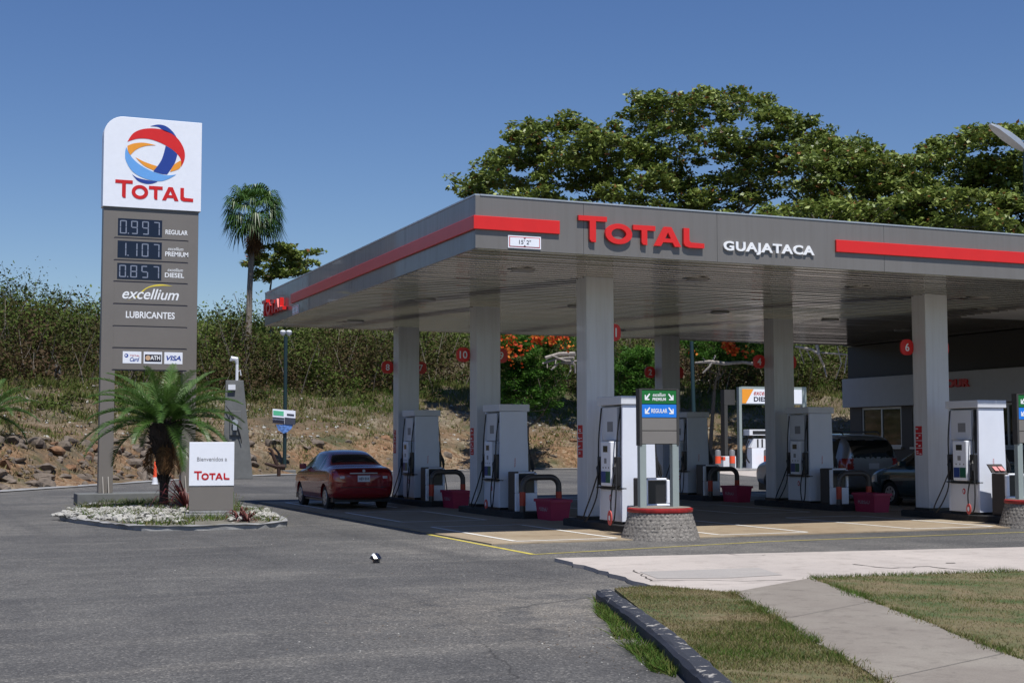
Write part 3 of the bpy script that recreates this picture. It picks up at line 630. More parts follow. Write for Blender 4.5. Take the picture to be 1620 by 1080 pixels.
# hoop guards
def make_hoop():
    r = thing('hoop_guard', '', 'guard rail'); wd = .82; h = .86
    pts = [(0, 0, 0), (0, 0, h-.2)]+[(.2-.2*math.cos(a), 0, h-.2+.2*math.sin(a)) for a in [k*math.pi/12 for k in range(1, 7)]]+[(wd-.2+.2*math.sin(a), 0, h-.2+.2*math.cos(a)) for a in [k*math.pi/12 for k in range(0, 7)]]+[(wd, 0, 0)]
    b = MB(); b.tube(pts, .062, 14); b.build('pipe', mat('hoop_grey', (.07, .062, .058), .4), r)
    for x in (0, wd):
        b = MB(); b.lathe([(.0645, .28), (.0645, .56)], 16, (x, 0)); b.build('reflective_band', mat('hoop_band', (.5, .055, .025), .5, var=.15), r)
    return r
hoop_lab = {(0, 1): 'grey hoop guard with orange bands, middle one of the left row', (0, 2): 'grey hoop guard with orange bands nearest the red sedan', (1, 1): 'grey hoop guard with orange bands in front of the silver SUV', (1, 2): 'dark hoop guard in deep shade just right of the mid lane sign'}
proto = make_hoop()
for n_, ((j, i), lb_) in enumerate(hoop_lab.items()):
    o = proto if n_ == 0 else copy_tree(proto); o.location = (11.36+DX*j, 26.85+SY*(i-1)+.1, 0); tag(o, lb_, 'guard rail', 'hoop guards at the island ends')
# red sand buckets
def make_bucket():
    r = thing('sand_bucket', '', 'bucket'); w_, d_, h_ = .46, .78, .43
    b = MB(); i_ = .045
    vs = [(i_, i_, 0), (w_-i_, i_, 0), (w_-i_, d_-i_, 0), (i_, d_-i_, 0), (0, 0, h_), (w_, 0, h_), (w_, d_, h_), (0, d_, h_), (.03, .03, h_), (w_-.03, .03, h_), (w_-.03, d_-.03, h_), (.03, d_-.03, h_), (.05, .05, h_-.07), (w_-.05, .05, h_-.07), (w_-.05, d_-.05, h_-.07), (.05, d_-.05, h_-.07)]
    b.add(vs, [(0, 3, 2, 1), (0, 1, 5, 4), (1, 2, 6, 5), (2, 3, 7, 6), (3, 0, 4, 7), (4, 5, 9, 8), (5, 6, 10, 9), (6, 7, 11, 10), (7, 4, 8, 11), (8, 9, 13, 12), (9, 10, 14, 13), (10, 11, 15, 14), (11, 8, 12, 15)]); b.build('bin', 'pink', r, bevel=.008)
    b = MB(); b.add([(.05, .05, h_-.06), (w_-.05, .05, h_-.06), (w_-.05, d_-.05, h_-.06), (.05, d_-.05, h_-.06)], [(0, 1, 2, 3)]); b.build('sand', 'walk', r)
    b = MB(); b.box(-.022, -.001, -.012, d_+.012, h_-.05, h_+.008); b.box(w_+.001, w_+.022, -.012, d_+.012, h_-.05, h_+.008); b.box(-.0005, w_+.0005, -.022, -.001, h_-.05, h_+.008); b.box(-.0005, w_+.0005, d_+.001, d_+.022, h_-.05, h_+.008); b.build('rim', 'pink', r)
    b = MB(); t = text('FUEGO', 0, .01); b.mesh(t, Matrix.Translation((.008, .6, .2)) @ FACE_X @ Matrix.Rotation(-.1, 4, 'X') @ fit(t, .42, .1)); b.build('lettering', mat('faded_white_print', (.4, .32, .34), .6), r)
    return r
bk_lab = {(0, 1): 'largest faded red sand bucket, left of the column in mid frame', (0, 2): 'faded red sand bucket on the ground nearest the red sedan', (1, 1): 'faded red sand bucket on the ground in front of the silver and teal cars', (1, 2): 'darkest red sand bucket in deep shade right of the stone planter'}
proto = make_bucket()
for n_, ((j, i), lb_) in enumerate(bk_lab.items()):
    o = proto if n_ == 0 else copy_tree(proto); o.location = (11.50+DX*j, 25.75+SY*(i-1)+.1, .0 if i else 0); tag(o, lb_, 'bucket', 'red sand buckets by the pump islands')

# ================================================================== LANE SIGNS IN STONE PLANTERS
def m_cobble():
    n = NB('cobble_planter'); v = n.voro(16, 'DISTANCE_TO_EDGE', 0, v=n.mapping((1, 1, 1.5))); c = n.mix(n.rng(v, .0, .12, 0, 1), (.10, .093, .085), n.ramp(n.noise(9), [(.3, (.17, .155, .14)), (.7, (.27, .25, .225))]))
    n.bump(n.noise(40), .4, .01); return n.done(c, .8)
CB = m_cobble()
def make_planter():
    r = thing('stone_planter', '', 'planter'); b = MB(); seg = 180; prof = [(.64, 0), (.635, .04), (.60, .14), (.57, .25), (.54, .36), (.51, .44)]
    vs = []; fs = []
    for r_, z in [(prof[0][0]+(prof[-1][0]-prof[0][0])*k/24, .44*k/24) for k in range(25)]:
        for k in range(seg):
            a = 2*math.pi*k/seg; vs.append((r_*math.cos(a), r_*math.sin(a), z))
    P = np.array(vs); cells = []; row = 0; z_ = .03
    while z_ < .43:
        m_ = 44; cells += [(a*2*math.pi/m_+(row % 2)*math.pi/m_+random.uniform(-.03, .03), z_+random.uniform(-.012, .012)) for a in range(m_)]; z_ += .062; row += 1
    cells = np.array(cells); out = []
    for p in P:
        a = math.atan2(p[1], p[0]); da = (cells[:, 0]-a+math.pi) % (2*math.pi)-math.pi; dd = np.sqrt((da*.57/1.15)**2+((cells[:, 1]-p[2])*1.25)**2); dd.sort()
        hgt = min(1, (dd[1]-dd[0])/.05); rr = math.hypot(p[0], p[1])+.022*math.sqrt(1-(1-hgt)**2)-.008; out.append((rr*math.cos(a), rr*math.sin(a), p[2]))
    b.add(out, [(i*seg+k, i*seg+(k+1) % seg, (i+1)*seg+(k+1) % seg, (i+1)*seg+k) for i in range(24) for k in range(seg)], True); b.build('stone_wall', CB, r)
    b = MB(); b.lathe([(.50, .435), (.535, .44), (.545, .46), (.54, .50), (.50, .515)], 40); b.build('red_rim', mat('red_rim_paint', (.33, .016, .016), .5, var=.45, scale=9), r)
    b = MB(); b.lathe([(.1, .5), (.505, .518)], 30); b.build('concrete_fill', 'walk', r)
    return r
def make_sign():
    r = thing('lane_sign', '', 'sign'); w_ = .74; x0 = -w_/2
    for x in (x0+.005, x0+w_-.125): b = MB(); b.box(x, x+.12, .0, .10, .50, 1.55); b.build('post', 'postgrey', r, bevel=.006)
    b = MB(); b.box(x0, x0+.045, -.01, .12, 1.53, 2.47); b.box(x0+w_-.045, x0+w_, -.01, .12, 1.53, 2.47); b.box(x0+.046, x0+w_-.046, .03, .1, 1.55, 2.46); b.box(x0+.04, x0+w_-.04, -.008, .118, 2.452, 2.472); b.build('sign_frame', 'greydark', r)
    zs = [1.555, 1.775, 1.99, 2.215, 2.447]; xa, xb = x0+.047, x0+w_-.047
    for k, m_ in enumerate(('grey', 'grey', 'sblue', 'sgreen')):
        b = MB(); b.box(xa, xb, -.004, .028, zs[k]+.006, zs[k+1]-.006); p = b.build('sign_panel', m_, r)
        if k >= 2:
            b = MB(); zm = (zs[k]+zs[k+1])/2
            for cx, dr in ((x0+.15, -1), (x0+w_-.15, 1)):
                me = outline([arrow((0, 0), .1, dr)], 0); b.mesh(me, Matrix.Translation((cx, -.008, zm)) @ FACE_Y)
            if k == 2: put(b, text('REGULAR', 0, .02), (x0+.22, -.008, zm-.035), .30, .072)
            else:
                put(b, text('PREMIUM', 0, .02), (x0+.245, -.008, zm-.06), .25, .05); put(b, text('excellium', 0, .01, .3), (x0+.25, -.008, zm+.01), .24, .06)
            b.build('lettering', 'wtext', p)
    return r
pla = make_planter(); sg = make_sign()
for n_, (x, y, l1, l2) in enumerate(((11.2, 20.72, 'round cobbled planter with a red rim carrying the lane sign in mid frame', 'green and blue fuel lane sign on grey posts standing in front of pump 11'),
                                     (11.2+DX, 20.62, 'round cobbled planter with a red rim cut by the right edge of the photo', 'green and blue lane sign cut by the right edge of the photo'))):
    o = pla if n_ == 0 else copy_tree(pla); o.location = (x, y, 0); tag(o, l1, 'planter', 'stone planters of the lane signs')
    o = sg if n_ == 0 else copy_tree(sg); o.location = (x, y, 0.0); tag(o, l2, 'sign', 'fuel lane signs')

# ================================================================== PRICE TOTEM
YT = 37.6
def tp(x, y): q = onY(x, y, YT); return (q.x-TX, q.z)
TX = onY(157, 700, YT).x
tot = thing('price_totem', 'tall grey and white price sign with a round logo and three digital prices', 'sign', (TX, YT, 0))
wt = onY(312, 500, YT).x-TX
gp = mat('totem_grey', (.175, .160, .147), .45, var=.06, scale=1.5)
xL, xR = 0., wt
zb = tp(235, 583)[1]; zw = tp(240, 331)[1]; ztop = tp(240, 189)[1]
lw = tp(181, 700)[0]
for x in (xL, xR-lw+.02): b = MB(); b.box(x, x+lw-.02, .0, .34, .3, zb+.02); b.build('leg', gp, tot, bevel=.01)
b = MB(); b.box(xL, xR, 0, .34, zb, zw); b.build('panel_frame', gp, tot, bevel=.01)
r_ = .5; P = [(xL-.03, zw+.002), (xR+.05, zw+.002), (xR+.05, ztop)]+[(xL-.03+r_-r_*math.sin(a), ztop-r_+r_*math.cos(a)) for a in [k*math.pi/16 for k in range(9)]]
b = MB(); b.prismY(P, -.05, .39); b.build('logo_panel', 'wbright', tot, bevel=.008)
def cp(x, y): q = tp(140+x/4.91, 170+y/4.91); return q
def shape(mb, arcs): P = smooth_pts([[cp(*p) for p in a] for a in arcs], 5); mb.mesh(outline([P], 0.0), Matrix.Translation((0, -.056, 0)) @ FACE_Y)
for nm, mt, shp in (
 ('emblem_red', 'red', [[[(300, 270), (345, 205), (420, 172), (520, 168), (610, 190), (690, 245), (738, 325), (745, 400), (718, 465)], [(718, 465), (715, 410), (690, 368), (640, 325), (560, 280), (470, 250), (380, 247), (300, 270)]]]),
 ('emblem_dark_blue', 'blue', [[[(475, 150), (540, 137), (600, 150), (650, 190), (683, 238)], [(683, 238), (640, 208), (580, 184), (540, 156), (475, 150)]],
                         [[(597, 303), (640, 326), (688, 368)], [(688, 368), (665, 440), (608, 524)], [(608, 524), (560, 518), (502, 500)], [(502, 500), (565, 410), (597, 303)]],
                         [[(335, 520), (370, 545), (430, 563), (535, 580)], [(535, 580), (490, 595), (440, 595), (380, 572), (335, 520)]]]),
 ('emblem_orange', 'orange', [[[(300, 302), (350, 283), (430, 278), (525, 298)], [(525, 298), (440, 303), (370, 330), (322, 375)], [(322, 375), (305, 345), (300, 302)]],
                        [[(362, 390), (420, 420), (470, 440), (532, 460)], [(532, 460), (505, 492)], [(505, 492), (440, 462), (400, 430), (362, 390)]],
                        [[(712, 415), (720, 440), (700, 480), (630, 505)], [(630, 505), (660, 450), (712, 415)]]]),
 ('emblem_light_blue', 'lblue', [[[(290, 310), (330, 385), (400, 450), (500, 503), (600, 530), (680, 524)], [(680, 524), (610, 562), (540, 576), (430, 553), (340, 500), (290, 420), (282, 360), (290, 310)]]])):
    b = MB()
    for s_ in shp: shape(b, s_)
    b.build(nm, mt, tot)
a_, c_ = tp(181.5, 316), tp(305, 322); b = MB(); put_word(b, (a_[0], -.057, c_[1]+.03), c_[0]-a_[0], .003, h=tp(200, 292)[1]-tp(200, 313)[1]+.12); b.build('logo_lettering', mat('totem_red', (.62, .012, .012), .4), tot)
rows = [(341, 374.7), (376, 409.5), (411, 443), (444.5, 478), (479.5, 512.8), (514, 547), (548.5, 581.6)]
xa, xb = tp(182, 400)[0], tp(296, 400)[0]
def fitc(mb, me, x0, x1, z0, z1, yy=-.012): mb.mesh(me, Matrix.Translation((x0, yy, z0)) @ FACE_Y @ fit(me, x1-x0, z1-z0))
SEG = {'0': 'abcdef', '1': 'bc', '5': 'afgcd', '7': 'abc', '8': 'abcdefg', '9': 'abcdfg'}
def seg7(mb, ch, x, z, w_, h_, t):
    g_ = t*.25; Rr = {'a': (x+t, x+w_-t, z+h_-t, z+h_), 'd': (x+t, x+w_-t, z, z+t), 'g': (x+t, x+w_-t, z+h_/2-t/2, z+h_/2+t/2), 'b': (x+w_-t, x+w_, z+h_/2+g_, z+h_-g_), 'c': (x+w_-t, x+w_, z+g_, z+h_/2-g_), 'f': (x, x+t, z+h_/2+g_, z+h_-g_), 'e': (x, x+t, z+g_, z+h_/2-g_)}
    for s_ in SEG[ch]:
        x0, x1, z0, z1 = Rr[s_]; mb.add([(x0, -.016, z0), (x1, -.016, z0), (x1, -.016, z1), (x0, -.016, z1)], [(0, 1, 2, 3)])
names = [('0.997', 'REGULAR', None), ('1.107', 'PREMIUM', 1), ('0.857', 'DIESEL', 1)]
for k, (ya, yb) in enumerate(rows):
    xm = (xa+xb)/2; z1 = tp(240, ya+3.5)[1]; z0 = tp(240, yb+3.2)[1]; H = z1-z0
    b = MB(); b.box(xa-.03, xb+.03, -.0015, 0, z0-.03, z0-.001); b.use(1); b.box(xa, xb, -.008, 0, z0+.004, z1); p = b.build('info_panel', ['blacktext', gp], tot)
    if k < 3:
        s_, nm, ex = names[k]; dx0, dx1 = xa+.06, xa+.06+1.13; dz0, dz1 = z0+.05, z1-.06
        b = MB(); b.box(dx0, dx1, -.013, -.0081, dz0, dz1); b.build('price_display', 'lcd', p)
        b = MB(); dw = (dx1-dx0)/4
        for q_, ch in enumerate(s_.replace('.', '')): seg7(b, ch, dx0+dw*q_+.05, dz0+.05, dw-.11, dz1-dz0-.1, .028)
        b.add([(dx0+dw-.03, -.016, dz0+.05), (dx0+dw, -.016, dz0+.05), (dx0+dw, -.016, dz0+.08), (dx0+dw-.03, -.016, dz0+.08)], [(0, 1, 2, 3)]); b.build('price_digits', 'seg', p)
        b = MB(); wn = {'REGULAR': .58, 'PREMIUM': .6, 'DIESEL': .5}[nm]; fitc(b, text(nm, 0, .018), dx1+.09, dx1+.09+wn, z0+.14, z0+.14+.125)
        if ex: fitc(b, text('excellium', 0, .0, .3), dx1+.16, dx1+.16+.4, z0+.3, z0+.3+.09)
        b.build('lettering', 'wtext', p)
    if k == 3:
        b = MB(); fitc(b, text('excellium', 0, .012, .3), xa+.2, xb-.2, z0+.12, z1-.15, -.014); b.use(1)
        arc = [(xa+.3, z0+.06), (xa+.55, z0+.16), (xa+.85, z0+.42), (xa+1.2, z1-.06), (xa+1.5, z1-.06)]; arc2 = [(xa+1.5, z1-.06), (xa+1.15, z1-.02), (xa+.8, z1-.13), (xa+.5, z0+.14), (xa+.3, z0+.06)]
        b.mesh(outline([smooth_pts([arc, arc2], 5)], 0), Matrix.Translation((0, -.011, 0)) @ FACE_Y); b.build('lettering', ['wtext', 'yellow'], p)
    if k == 4: b = MB(); fitc(b, text('LUBRICANTES', 0, .02), xa+.3, xb-.3, z0+.2, z1-.17); b.build('lettering', 'wtext', p)
    if k == 6:
        for q_ in range(3):
            cx = xa+.24+q_*.53; b = MB(); b.box(cx, cx+.47, -.012, -.0081, z0+.16, z0+.47); cpl = b.build('card_logo', 'wbright', p)
            b = MB()
            if q_ == 2: b.use(0); fitc(b, text('VISA', 0, .03, .25), cx+.05, cx+.43, z0+.25, z0+.38, -.015)
            if q_ == 1: b.use(1); b.box(cx+.03, cx+.45, -.0145, -.0125, z0+.21, z0+.40); b.use(2); b.mesh(outline([ring(cx+.11, z0+.31, .065, .065, 16)], 0), Matrix.Translation((0, -.016, 0)) @ FACE_Y); b.use(3); fitc(b, text('ATH', 0, .03), cx+.17, cx+.42, z0+.26, z0+.37, -.017)
            if q_ == 0:
                b.use(0); b.mesh(outline([ring(cx+.09, z0+.36, .05, .05, 16), ring(cx+.08, z0+.365, .025, .025, 12)[::-1]], 0), Matrix.Translation((0, -.015, 0)) @ FACE_Y); b.use(4); fitc(b, text('TOTAL', 0, .01), cx+.18, cx+.43, z0+.34, z0+.38, -.015); b.use(0); fitc(b, text('Card', 0, .02, .3), cx+.18, cx+.42, z0+.21, z0+.32, -.015)
            b.build('card_mark', ['blue', 'blacktext', mat('pale_gold', (.6, .4, .25), .5), 'wtext', 'redtext'], cpl)
for x in (xL, xR-lw+.02):
    for s_ in (-1, 1):
        for q_ in (.1, lw-.14):
            b = MB(); y_ = -.003 if s_ < 0 else .343; b.prismX([(y_, .3), (y_+s_*.2, .3), (y_, .72)], x+q_-.01, x+q_+.01); b.build('gusset', gp, tot)
b = MB(); b.box(xL-.55, xR+.6, -.38, .62, 0, .30); o = b.build('totem_footing', 'concretepole', None, bevel=.02); o.location = (TX, YT, 0); tag(o, 'low concrete footing under the legs of the price sign', 'footing')

# ================================================================== TRAFFIC ISLAND, WELCOME SIGN
isp = [G(104, 822), G(130, 827), G(175, 833), G(230, 839), G(320, 838), G(400, 835.5), G(444, 832), G(440, 825), G(420, 816), G(395, 808), G(340, 800), G(250, 793), G(170, 795), G(126, 808)]
isp = [(p.x, p.y) for p in isp]
sheet('island_bed', isp, .09, mat('bed_soil', (.16, .15, .12), .95, var=.5, scale=4), .1)
o = kerb_line('kerb', isp+[isp[0]], -.12, .09, 'kerb', .03); tag(o, kind='structure')
yaw_s = -math.atan2(*(ray(332, 760)[[0, 1]])); base = G(332, 826)
ws = thing('welcome_sign', 'small white Bienvenidos sign panel on a grey box in the stone bed', 'sign', (base.x+.05, base.y+.15, 0), yaw_s)
s_ = .44
b = MB(); b.box(-s_-.06, s_+.3, -.12, .5, .05, .17); b.box(-s_+.01, s_-.01, .0, .33, .171, .23); b.build('plinth', 'kerb', ws, bevel=.01)
b = MB(); b.box(-s_, s_, -.0, .34, .232, .72); b.build('grey_base', gp, ws, bevel=.008)
b = MB(); b.box(-s_-.004, s_+.004, -.012, .352, .722, 1.60); b.build('white_panel', 'wbright', ws, bevel=.008)
b = MB(); fitc(b, text('Bienvenidos a', 0, .004), -.29, .3, 1.22, 1.30, -.016); b.build('lettering', 'gtext', ws)
b = MB(); put_word(b, (-.345, -.016, .845), .70, .003, h=.175); b.build('logo_lettering', 'redtext', ws)
# ================================================================== OBELISK, POLES
D1 = G(375, 757)
ob = thing('tapered_pillar', 'tapered grey concrete pillar with an electricity meter and a white mast on top', 'pillar', (D1.x, D1.y, 0), -math.atan2(D1.x, D1.y))
k_ = D1.length/FL
b = MB(); zt_ = CH+(698-603)*k_; b.hexa([(-22*k_, -.35, 0), (24*k_, -.35, 0), (24*k_, .5, 0), (-22*k_, .5, 0), (-19*k_, -.2, zt_), (8*k_, -.2, zt_), (8*k_, .35, zt_), (-19*k_, .35, zt_)]); b.build('shaft', 'concretepole', ob, bevel=.02)
b = MB(); b.box(-15*k_, -4*k_, -.36, -.2, CH+80*k_, CH+88*k_); b.build('light_box', 'white', ob)
b = MB(); b.box(-12*k_, 5*k_, -.375, -.29, CH+10*k_, CH+48*k_); b.build('meter_panel', 'concretepole', ob, bevel=.02)
b = MB(); b.tube([(-4*k_, -.38, CH+30*k_), (-4*k_, -.5, CH+30*k_)], .13, 14); b.box(-7*k_, -1*k_, -.5, -.376, CH+18*k_, CH+27*k_); b.build('meter', 'alu', ob)
b = MB(); b.tube([(-2*k_, 0, zt_), (-2*k_, 0, zt_+26*k_)], .065, 8); b.tube([(-2*k_, 0, zt_+26*k_), (-3*k_, 0, zt_+33*k_), (-10*k_, 0, zt_+34*k_), (-12*k_, 0, zt_+30*k_)], [.07, .12, .12, .05], 8); b.tube([(-2*k_, 0, zt_+12*k_), (3*k_, 0, zt_+16*k_), (4*k_, 0, zt_+8*k_)], .025, 6); b.build('mast', 'white', ob)
b = MB(); b.tube(smooth_pts([[(-18*k_, -.37, CH+55*k_), (-10*k_, -.42, CH+44*k_), (-5*k_, -.42, CH+34*k_)]], 4), .02, 6); b.tube(smooth_pts([[(-2*k_, -.42, CH+28*k_), (4*k_, -.42, CH+10*k_), (6*k_, -.38, CH-2*k_)]], 4), .02, 6); b.build('cable', 'black', ob)
D2 = G(450, 750)
lp = thing('camera_pole', 'dark green pole topped by white dome cameras with a banner strapped to it', 'pole', (D2.x, D2.y, 0), -math.atan2(D2.x, D2.y)); k_ = D2.length/FL
b = MB(); b.tube([(0, 0, 0), (0, 0, CH+165*k_)], .095, 12); b.build('shaft', 'postdark', lp)
b = MB(); b.box(-.55, .55, -.5, .5, 0, .22); b.build('footing', 'concretepole', lp, bevel=.03)
for sx in (-.14, .16): b = MB(); b.lathe([(.02, CH+165*k_), (.13, CH+168*k_), (.15, CH+172*k_), (.08, CH+174*k_)], 12, (sx, 0)); b.build('dome_camera', 'white', lp)
b = MB()
def bq(x0, x1, y0, y1, yy, k): b.use(k); dy = .09; b.hexa([((x0)*k_, yy, (CH/k_+y0-x0*dy)*k_), (x1*k_, yy, (CH/k_+y0-x1*dy)*k_), (x1*k_, yy+.03, (CH/k_+y0-x1*dy)*k_), (x0*k_, yy+.03, (CH/k_+y0-x0*dy)*k_), (x0*k_, yy, (CH/k_+y1-x0*dy)*k_), (x1*k_, yy, (CH/k_+y1-x1*dy)*k_), (x1*k_, yy+.03, (CH/k_+y1-x1*dy)*k_), (x0*k_, yy+.03, (CH/k_+y1-x0*dy)*k_)])
bq(-19, -1, 27.5, 49.5, -.22, 0); bq(-1, 16, 27.5, 49.5, -.2201, 0); bq(-18, -2, 40, 47, -.232, 1); bq(-19, -1, 27.5, 33, -.233, 2); bq(-19, -1, 34, 37, -.233, 3); bq(-.5, 16, 27.5, 38, -.233, 3); bq(3, 14, 41, 44, -.233, 3)
b.build('banner', ['wbright', mat('banner_mint', (.1, .5, .28), .5), 'blacktext', mat('banner_slate', (.05, .055, .08), .5)], lp)
b = MB(); P = [(-14*k_, CH+27*k_), (-10*k_, CH+18*k_), (-2*k_, CH+13*k_), (4*k_, CH+15*k_), (10*k_, CH+20*k_), (13*k_, CH+27*k_)]; b.prismY(P[::-1], -.2, -.13); b.build('bunting', mat('bunting_blue', (.12, .25, .6), .5, var=.8, scale=9), lp)
rb = thing('rusty_stump', 'rusty bent steel bracket standing at the foot of the camera pole', 'bracket', (G(445, 752).x-.4, G(445, 752).y-1.2, 0), -math.atan2(D2.x, D2.y))
b = MB(); b.tube([(0, 0, 0), (0, 0, .35), (-.25, 0, .9), (-.34, 0, 1.2), (-.5, 0, 1.3)], [.09, .1, .08, .07, .06], 8); b.tube([(.3, 0, .42), (-.1, 0, .45), (-.65, 0, .6)], [.14, .11, .05], 8); b.build('bent_arm', 'rust', rb)
D3 = G(1100, 744)
p2 = thing('street_pole', 'slim dark leaning pole on the bank behind the canopy', 'pole', (D3.x, D3.y, 0)); b = MB(); q = onD(1094, 540, D3.length); b.tube([(0, 0, 0), (q.x-D3.x, q.y-D3.y, q.z)], [.14, .1], 10); b.build('shaft', 'postdark', p2)
# street light, top right
hd = onY(1617, 236, 41); sl_ = thing('street_light', 'silver street light head on a dark mast in the top right corner', 'street lamp', (hd.x+.12, hd.y, 0))
b = MB(); b.tube([(0, 0, 0), (0, 0, hd.z-.1)], [.12, .07], 10); b.build('mast', 'postdark', sl_)
b = MB(); e0 = onY(1566, 197, 41); L0 = Vector((0, 0, hd.z)); L1 = Vector((e0.x-hd.x-.12, 0, e0.z))
u = (L1-L0).normalized(); nrm = Vector((-u.z, 0, u.x)); 
if nrm.z < 0: nrm = -nrm
ln = (L1-L0).length; vs = []; prof = [(0, .1, .12, .08), (.2, .2, .2, .1), (.5, .24, .2, .09), (.82, .2, .14, .05), (1, .08, .05, .02)]
for t, hw, up_, dn in prof:
    c = L0+u*ln*t
    for a, bb in ((-hw, -dn), (-hw*.9, up_*.5), (-hw*.4, up_), (hw*.4, up_), (hw*.9, up_*.5), (hw, -dn)): vs.append(c+Vector((0, a, 0))+nrm*bb)
n = 6; b.add(vs, [(i*n+k, i*n+(k+1) % n, (i+1)*n+(k+1) % n, (i+1)*n+k) for i in range(4) for k in range(n)]+[tuple(range(n))[::-1], tuple(range(4*n, 5*n))], True); b.build('lamp_head', 'alu', sl_)

# ================================================================== DIESEL ISLAND FAR BACK
dz = G(1167, 744); yd = dz.y; kd = (dz-Vector((0, 0, CH))).dot(Vector(F))/FL
ds = thing('diesel_sign', 'orange and white excellium diesel sign on a grey frame far behind the pumps', 'sign', (onY(1172, 744, yd).x, yd, 0))
wx = lambda px, py: (onY(px, py, yd).x-ds.location.x, onY(px, py, yd).z)
b = MB(); b.box(-.05, .11, 0, .25, .1, wx(1172, 612)[1]); b.build('post', 'postgrey', ds)
b = MB(); b.box(wx(1270, 640)[0], wx(1276, 640)[0], 0, .25, .1, wx(1270, 612)[1]); b.build('post', 'postgrey', ds)
xa_, z1_ = wx(1172, 615); xb_, z0_ = wx(1270, 638.5); xb_ = max(xb_, 3.2); b = MB(); b.box(.111, xb_, .02, .2, z0_-.06, z1_+.14); p = b.build('sign_case', 'postgrey', ds)
b = MB(); b.box(.14, xb_-.05, -.005, .019, z0_, z1_); b.use(1); b.prismY([(.14, z0_), (.38, z0_), (.88, z1_), (.14, z1_)], -.009, -.0055)
b.use(2); fitc(b, text('excellium', 0, .01, .3), .88, 2.25, z0_+.45, z1_-.06, -.012); b.use(3); fitc(b, text('DIESEL +', 0, .03), .88, 2.5, z0_+.1, z0_+.36, -.012); b.build('sign_face', ['wbright', 'orange', mat('excellium_red', (.5, .04, .02), .5), 'blacktext'], p)
b = MB(); b.box(-.8, -.12, .3, .7, wx(1165, 640)[1], wx(1165, 616)[1]); b.box(-.8, -.6, .3, .7, .1, wx(1165, 640)[1]-.01); b.build('side_frame', 'greydark', ds)
dd = thing('diesel_dispenser', 'small white diesel pump with a canopy-like top, far away beside the diesel sign', 'fuel pump', (onY(1190, 742, yd-.5).x, yd-.5, .12))
b = MB(); b.box(.0, 1.0, 0, .6, 0, 1.1); b.build('cabinet', 'wbright', dd, bevel=.01)
b = MB(); b.prismY([(-.06, 1.12), (1.06, 1.12), (.85, 1.6), (.15, 1.6)], .02, .58); hp = b.build('hose_housing', 'white', dd)
b = MB(); b.box(.34, .42, -.01, .015, 1.14, 1.58); b.box(.62, .70, -.01, .015, 1.14, 1.58); b.build('nozzle', 'black', hp)
b = MB(); b.box(-.15, 1.15, -.02, .62, 1.78, 2.1); dh = b.build('display_head', 'white', dd, bevel=.01); b = MB(); b.box(.05, 1.0, -.03, -.021, 1.84, 2.03); b.build('display', 'dark', dh)
b = MB(); b.box(.1, .2, .1, .5, 1.601, 1.779); b.box(.8, .9, .1, .5, 1.601, 1.779); b.build('neck', 'dark', dd)
b = MB(); b.tube(smooth_pts([[(-.1, .1, 1.5), (-.25, .1, 1.2), (-.28, .1, .6), (-.1, .1, .3)]], 4), .04, 6); b.build('hose', 'black', dd)
b = MB(); b.box(-2.2, 4.5, -1.4, 1.6, 0, .12); o = b.build('diesel_island', 'kerb', None, bevel=.02); o.location = (ds.location.x, yd, 0); tag(o, 'low grey kerb slab under the far diesel pump', 'kerb')
def make_boll(lbl, px):
    q = onY(px, 742, yd-1.0); r = thing('bollard', lbl, 'bollard', (q.x, yd-1.0, .12), 0, 'orange banded bollards by the diesel pump'); b = MB(); b.lathe([(.15, 0), (.15, .95), (.1, 1.02)], 14); b.build('post', mat('bollard_grey', (.16, .16, .17), .5), r); b = MB(); b.lathe([(.155, .3), (.155, .68)], 14); b.build('reflective_band', 'coneo', r)
make_boll('left grey bollard with orange band by the far diesel sign', 1136); make_boll('grey bollard with orange band directly left of the diesel sign post', 1158.5); make_boll('grey bollard with orange band in front of the far diesel pump', 1213)
br = thing('white_barrier', 'white and orange low barrier between the bollards beside the diesel sign', 'barrier', (onY(1140, 742, yd).x, yd-.3, .12)); b = MB(); b.box(0, .8, 0, .3, 0, .66); b.build('panel', 'white', br, bevel=.03); b = MB(); b.box(-.01, .12, -.01, .31, .45, .64); b.build('orange_end', 'coneo', br)

